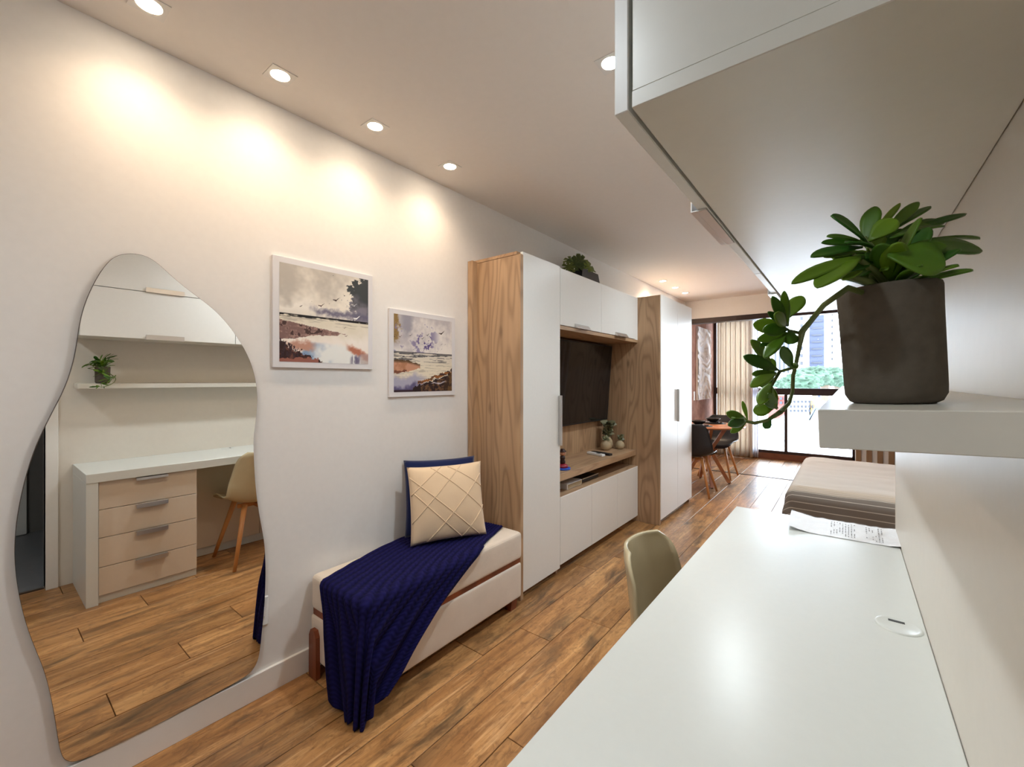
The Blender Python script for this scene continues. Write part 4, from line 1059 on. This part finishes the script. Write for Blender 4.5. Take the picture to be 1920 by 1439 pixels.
# crown leaves: (base u, v), (tip u, v), width px, depth of base, depth of tip
crown = [((1618, 446), (1558, 404), 36, .40, .395), ((1625, 440), (1600, 405), 0, .40, .40),
         ((1612, 447), (1640, 388), 30, .405, .41), ((1632, 430), (1688, 382), 12, .41, .42), ((1660, 425), (1722, 380), 20, .41, .425), ((1680, 415), (1745, 388), 18, .42, .43),
         ((1622, 440), (1680, 412), 36, .39, .385), ((1690, 430), (1812, 402), 14, .42, .43), ((1680, 432), (1768, 425), 34, .405, .41), ((1688, 424), (1770, 415), 26, .415, .43),
         ((1686, 455), (1840, 470), 40, .40, .415), ((1700, 452), (1838, 448), 22, .415, .43), ((1672, 478), (1772, 498), 74, .375, .362), ((1690, 470), (1775, 462), 30, .39, .385),
         ((1640, 460), (1585, 455), 26, .39, .38), ((1600, 440), (1550, 443), 14, .405, .41), ((1598, 448), (1540, 455), 14, .40, .40), ((1605, 456), (1520, 482), 26, .39, .385),
         ((1610, 470), (1545, 482), 26, .395, .39), ((1600, 480), (1484, 532), 26, .38, .365), ((1598, 486), (1532, 540), 44, .375, .355), ((1610, 482), (1560, 500), 30, .39, .38),
         ((1640, 488), (1590, 508), 24, .395, .39), ((1650, 500), (1610, 520), 22, .40, .395), ((1655, 490), (1700, 470), 26, .395, .39), ((1640, 505), (1672, 512), 18, .40, .40),
         ((1575, 515), (1512, 525), 20, .38, .375), ((1560, 520), (1525, 515), 16, .385, .385), ((1620, 470), (1650, 440), 30, .41, .415), ((1640, 475), (1625, 430), 26, .42, .425), ((1660, 470), (1690, 430), 24, .425, .43),
         ((1630, 500), (1600, 480), 26, .40, .41), ((1650, 520), (1668, 500), 14, .39, .385), ((1605, 520), (1580, 525), 16, .385, .38)]
hub = pp((0, 0, PH - .012))
for k, ((bu, bv), (tu, tv), wpx, d0, d1) in enumerate(crown):
    if wpx == 0: continue
    b = at(lerp(bu, 1645, .3), lerp(bv, 482, .3), d0); tp = at(tu, tv, d1); vw = VIEW(b)
    wd = wpx / F * (d0 + d1) / 2 * 1.05
    nr = (Vector((0, 0, 1)) * .55 + vw * .7 + Vector((math.sin(k * 2.1) * .3, math.cos(k * 1.7) * .3, 0)))
    leaf(b, tp, wd, nr, t)
for k, (u, v, d) in enumerate(((1620, 445, .405), (1650, 470, .40), (1690, 450, .41), (1600, 478, .385), (1640, 490, .395), (1575, 515, .385), (1675, 480, .385))):
    p = at(u, v, d); h0 = hub + Vector((math.cos(k * 2.3) * .012, math.sin(k * 2.3) * .012, -.003))
    mid = (p + h0) / 2 + Vector((0, 0, .006))
    obj('stem', tube(B(), [h0, mid, p], [.0026, .0036, .0018], 7), M['stem'], t, smooth=True)
rl = random.Random(11)
for k in range(20):
    az = k * 2.399; el = rl.uniform(.15, 1.1); L = rl.uniform(.035, .055)
    d = Vector((math.cos(az) * math.cos(el), math.sin(az) * math.cos(el), math.sin(el)))
    b = hub + Vector((0, 0, .008)) + d * .012; tp = b + d * L
    if tp.x > XR - .006: continue
    leaf(b, tp, L * .42, Vector((0, 0, 1)) + VIEW(b) * .4, t)
# trailing vine hanging over the shelf front
vine = [(hub.x, hub.y, hub.z)] + [tuple(at(u, v, d)) for u, v, d in ((1590, 540, .385), (1572, 553, .37), (1545, 572, .395), (1522, 600, .425), (1504, 622, .45), (1500, 645, .47), (1493, 680, .49), (1487, 705, .495), (1486, 735, .49), (1479, 757, .48), (1462, 774, .47), (1440, 788, .46), (1415, 794, .455), (1398, 790, .455))]
vn = obj('vine', tube(B(), vine, [.0026, .0026, .0024, .0024, .0026, .0034, .0024, .0021, .0021, .002, .0021, .0028, .002, .0018, .0016], 8), M['stem'], t, smooth=True)
tw = [((1500, 625), (1478, 620), .455), ((1487, 690), (1462, 697), .49), ((1462, 697), (1440, 735), .487), ((1462, 774), (1470, 770), .47)]
for (a, b, d) in tw:
    obj('stem', tube(B(), [at(*a, d), at(*b, d - .004)], [.0019, .0016], 6), M['stem'], t, smooth=True)
trail = [((1478, 618), (1430, 620), 22, .45), ((1478, 618), (1412, 608), 26, .455), ((1474, 612), (1448, 556), 16, .46), ((1478, 612), (1470, 546), 14, .465), ((1476, 598), (1503, 556), 26, .46), ((1476, 612), (1440, 585), 12, .45), ((1472, 612), (1452, 590), 22, .445),
         ((1478, 624), (1420, 638), 18, .455), ((1476, 628), (1424, 650), 12, .462), ((1474, 628), (1434, 672), 20, .45), ((1484, 622), (1478, 645), 26, .45), ((1490, 632), (1492, 640), 16, .46),
         ((1484, 690), (1467, 650), 18, .488), ((1488, 682), (1495, 690), 10, .49), ((1482, 684), (1472, 660), 14, .492),
         ((1460, 695), (1394, 668), 20, .485), ((1446, 684), (1408, 638), 18, .49), ((1450, 688), (1420, 666), 8, .495), ((1456, 700), (1410, 702), 14, .482), ((1454, 702), (1408, 726), 20, .478), ((1452, 704), (1426, 726), 14, .485), ((1448, 706), (1446, 672), 14, .495),
         ((1446, 718), (1424, 760), 20, .478), ((1446, 722), (1452, 762), 16, .482), ((1452, 765), (1412, 772), 22, .468), ((1458, 766), (1432, 752), 14, .472), ((1456, 768), (1440, 738), 14, .476),
         ((1445, 785), (1434, 804), 14, .458), ((1400, 788), (1362, 774), 16, .455), ((1398, 790), (1366, 798), 16, .45), ((1400, 790), (1370, 812), 12, .448), ((1402, 788), (1392, 752), 7, .46), ((1396, 790), (1376, 785), 16, .458)]
for k, ((bu, bv), (tu, tv), wpx, d0) in enumerate(trail):
    b = at(bu, bv, d0); tp = at(tu, tv, d0 - .012 + .02 * math.sin(k * 1.9)); wd = wpx / F * d0 * 1.1
    nr = VIEW(b) + Vector((math.sin(k * 1.3), math.cos(k * 2.3), .4)) * .35
    leaf(b, tp, wd, nr, t, cup=.15)

# ------------------------------------------------------------------ the city beyond the window
def citymat(name, c, rough=.8): return plain(name, c, rough, 0, .04, .6)
cw = citymat('pale_render', (.80, .82, .86, 1)); cs = citymat('slate_cladding', lin((48, 54, 74))); cwin = citymat('dark_city_window', lin((28, 32, 44)), .3)
cred = citymat('red_brick_render', lin((120, 60, 54))); cyel = citymat('ochre_render', lin((140, 112, 70))); croof = citymat('white_flat_roof', (.85, .87, .9, 1)); cbl = citymat('blue_grey_metal', lin((70, 86, 104)))
cgreen = plain('tree_foliage', lin((50, 72, 58)), .9, 0, .35, .8); cbark = citymat('tree_bark', lin((90, 78, 66)))
struct('ground_city', bbox(-120, 120, 12, 240, -14.2, -14), citymat('pale_paving', (.7, .72, .74, 1)))
def dX(u, Y): return onY(u, V0, Y).x
def dZ(v, u, Y): return onY(u, v, Y).z
def block(name, label, u0, u1, Y, z1, depth, mat, wins, group=None, roof=None):
    x0, x1 = dX(u0, Y), dX(u1, Y)
    t = thing(name, label, 'building', ((x0 + x1) / 2, Y + depth / 2, -14), group)
    obj('walls', bbox(x0, x1, Y, Y + depth, -14, z1), mat, t)
    if roof: obj('roof', bbox(x0, x1, Y, Y + depth, z1, z1 + .4), roof, t)
    wm = None
    for (a, b, c, d) in wins:
        xa, xb = dX(a, Y), dX(b, Y); za, zb = dZ(d, (a + b) / 2, Y), dZ(c, (a + b) / 2, Y)
        obj('window', bbox(xa, xb, Y - .12, Y + .02, za, zb), cwin, t)
    return t
block('tower_block', 'white tower block with a column of square windows, behind the trees', 1496, 1510.5, 60, 46, 6, cw, [(1500, 1506, v, v + 7) for v in range(566, 712, 14)], 'towers beyond the window')
block('tower_block', 'slate blue tower with bands of windows, behind the trees', 1511.5, 1545, 68, 50, 6, cs, [(1513, 1517, v, v + 9) for v in range(566, 700, 14)] + [(1522, 1542, v, v + 3) for v in range(575, 690, 13)], 'towers beyond the window')
block('tower_block', 'pale plain tower standing right of the slate tower', 1548, 1564, 76, 50, 6, cw, [(1565 - 6, 1565 - 3, v, v + 5) for v in range(575, 680, 12)], 'towers beyond the window')
block('tower_block', 'pale blue tower behind the trailing plant', 1446, 1486, 84, 36, 6, citymat('pale_blue_render', lin((214, 228, 240))), [(a, a + 4, v, v + 60) for a in (1452, 1460, 1468, 1476) for v in (640,)], 'towers beyond the window')
block('apartment_building', 'salmon red building behind the balcony railing', 1440, 1475, 35, dZ(741, 1460, 35), 3, cred, [(a, a + 5, v, v + 5) for a in (1446, 1454, 1462, 1470) for v in (745, 753)], 'low buildings beyond the window', croof)
block('apartment_building', 'white apartment block with rows of small windows', 1478, 1517, 35, dZ(746, 1500, 35), 3, cw, [(a, a + 4, v, v + 5) for a in range(1481, 1517, 7) for v in (751, 760, 768)], 'low buildings beyond the window', croof)
block('apartment_building', 'ochre building next to the white apartment block', 1520, 1530, 35, dZ(752, 1525, 35), 3, cyel, [(1522, 1525, 760, 766)], 'low buildings beyond the window')
block('apartment_building', 'long pale building behind the ochre one', 1526, 1600, 53, dZ(756, 1560, 53), 3, cw, [(a, a + 4, 762, 768) for a in range(1532, 1596, 9)], 'low buildings beyond the window', croof)
# nearer roofs
t = thing('gabled_building', 'white gabled building with one brown window below the window', 'building', (dX(1522, 26), 29, -14))
x0, x1 = dX(1490, 26), dX(1600, 26)
zt = dZ(786, 1520, 26); bm = B(); prism(bm, [(x0, -14), (x1, -14), (x1, zt - .3), ((x0 * .62 + x1 * .38), zt + .5), (x0, zt - 1.6)], 'y', 26, 33); bmesh.ops.recalc_face_normals(bm, faces=bm.faces)
obj('walls', bm, cw, t)
bm = B(); xr = x0 * .62 + x1 * .38
for (xa, za, xb, zb) in ((x0 - .2, zt - 1.75, xr, zt + .55), (xr, zt + .55, x1 + .2, zt - .35)):
    vs = [bm.verts.new((x, y, z + dz)) for dz in (0, .14) for (x, z) in ((xa, za), (xb, zb)) for y in (25.6, 33.2)]
    for f in ((0, 1, 3, 2), (4, 6, 7, 5), (0, 2, 6, 4), (1, 5, 7, 3), (0, 4, 5, 1), (2, 3, 7, 6)): bm.faces.new([vs[i] for i in f])
bmesh.ops.recalc_face_normals(bm, faces=bm.faces); obj('roof', bm, cbl, t)
obj('window', bbox(dX(1519, 26), dX(1527, 26), 25.9, 26.02, dZ(803, 1523, 26), dZ(791, 1523, 26)), cyel, t)
t = thing('flat_roof_building', 'low white flat roof with a framed skylight close below the window', 'building', (dX(1500, 17), 18.5, -14))
zt = dZ(812, 1480, 17)
obj('walls', bbox(dX(1380, 17), dX(1640, 17), 17, 21, -14, zt), cw, t)
obj('roof', bbox(dX(1380, 17) - .2, dX(1640, 17) + .2, 16.8, 21.2, zt, zt + .12), croof, t)
t = thing('skylight_frame', 'slanted glazed skylight with thin grey bars on the white roof', 'skylight', (dX(1462, 15.5), 15.5, dZ(842, 1462, 15.5)))
A = [onY(1443, 800, 15.5), onY(1472, 778, 16.5), onY(1474, 824, 16.2), onY(1453, 838, 15.2)]
for a, b in ((0, 1), (1, 2), (2, 3), (3, 0)): obj('bar', tube(B(), [A[a], A[b]], .02, 6), cbl, t)
for k in (.36, .7): obj('bar', tube(B(), [A[0].lerp(A[1], k), A[3].lerp(A[2], k)], .015, 6), cbl, t)
bm = B(); vs = [bm.verts.new(p) for p in A]; bm.faces.new(vs); o = obj('pane', bm, citymat('frosted_roof_glass', (.8, .86, .9, 1), .3), t); solidify(o, .02, 0)
obj('support', bbox(A[3].x - .3, A[2].x + .3, 15.1, 16.6, -14, A[3].z - .02), croof, t)
fx0, fx1 = dX(1483, 12.5), dX(1512, 12.5)
t = thing('picket_fence', 'pale picket fence at the foot of the window view', 'fence', ((fx0 + fx1) / 2, 12.5, dZ(852, 1490, 12.5)))
for k in range(9): obj('picket', bbox(lerp(fx0, fx1, k / 8) - .02, lerp(fx0, fx1, k / 8) + .02, 12.48, 12.52, dZ(852, 1490, 12.5), dZ(834, 1490, 12.5)), cyel if k % 3 == 0 else croof, t)
obj('rail', bbox(fx0, fx1, 12.52, 12.55, dZ(846, 1490, 12.5), dZ(844, 1490, 12.5)), croof, t)
obj('parapet', bbox(fx0 - 6, fx1 + 6, 12.3, 12.8, -14, dZ(852, 1490, 12.5)), croof, t)
def tree(label, u, v, Y, r):
    x, z = dX(u, Y), dZ(v, u, Y)
    t = thing('tree', label, 'tree', (x, Y, -14), 'trees beyond the window')
    bm = B(); bmesh.ops.create_icosphere(bm, subdivisions=4, radius=r)
    for q in bm.verts:
        n = q.co.normalized(); k = 1 + .32 * noise.noise(n * 2.2 + Vector((x, 0, Y))) + .22 * noise.noise(n * 6 + Vector((x, 3, Y))) + .12 * noise.noise(n * 14 + Vector((u, 3, 1)))
        q.co = n * r * k; q.co.z *= .62
    bmesh.ops.translate(bm, verts=bm.verts, vec=Vector((x, Y, z)))
    obj('crown', bm, cgreen, t)
    obj('trunk', tube(B(), [(x, Y, -14), (x, Y, z)], .35, 8), cbark, t)
for lb, u, v, Y, r in (('broad green tree in front of the white tower', 1501, 718, 40.2, 1.15), ('bushy green tree in front of the slate tower', 1524, 706, 43.4, 1.25), ('green tree between the slate tower and the pale tower', 1547, 707, 46.6, 1.3), ('low green tree below the pale blue tower', 1478, 722, 49.6, 1.1), ('green tree hidden partly behind the concrete pot', 1572, 708, 50.5, 1.35)):
    tree(lb, u, v, Y, r)
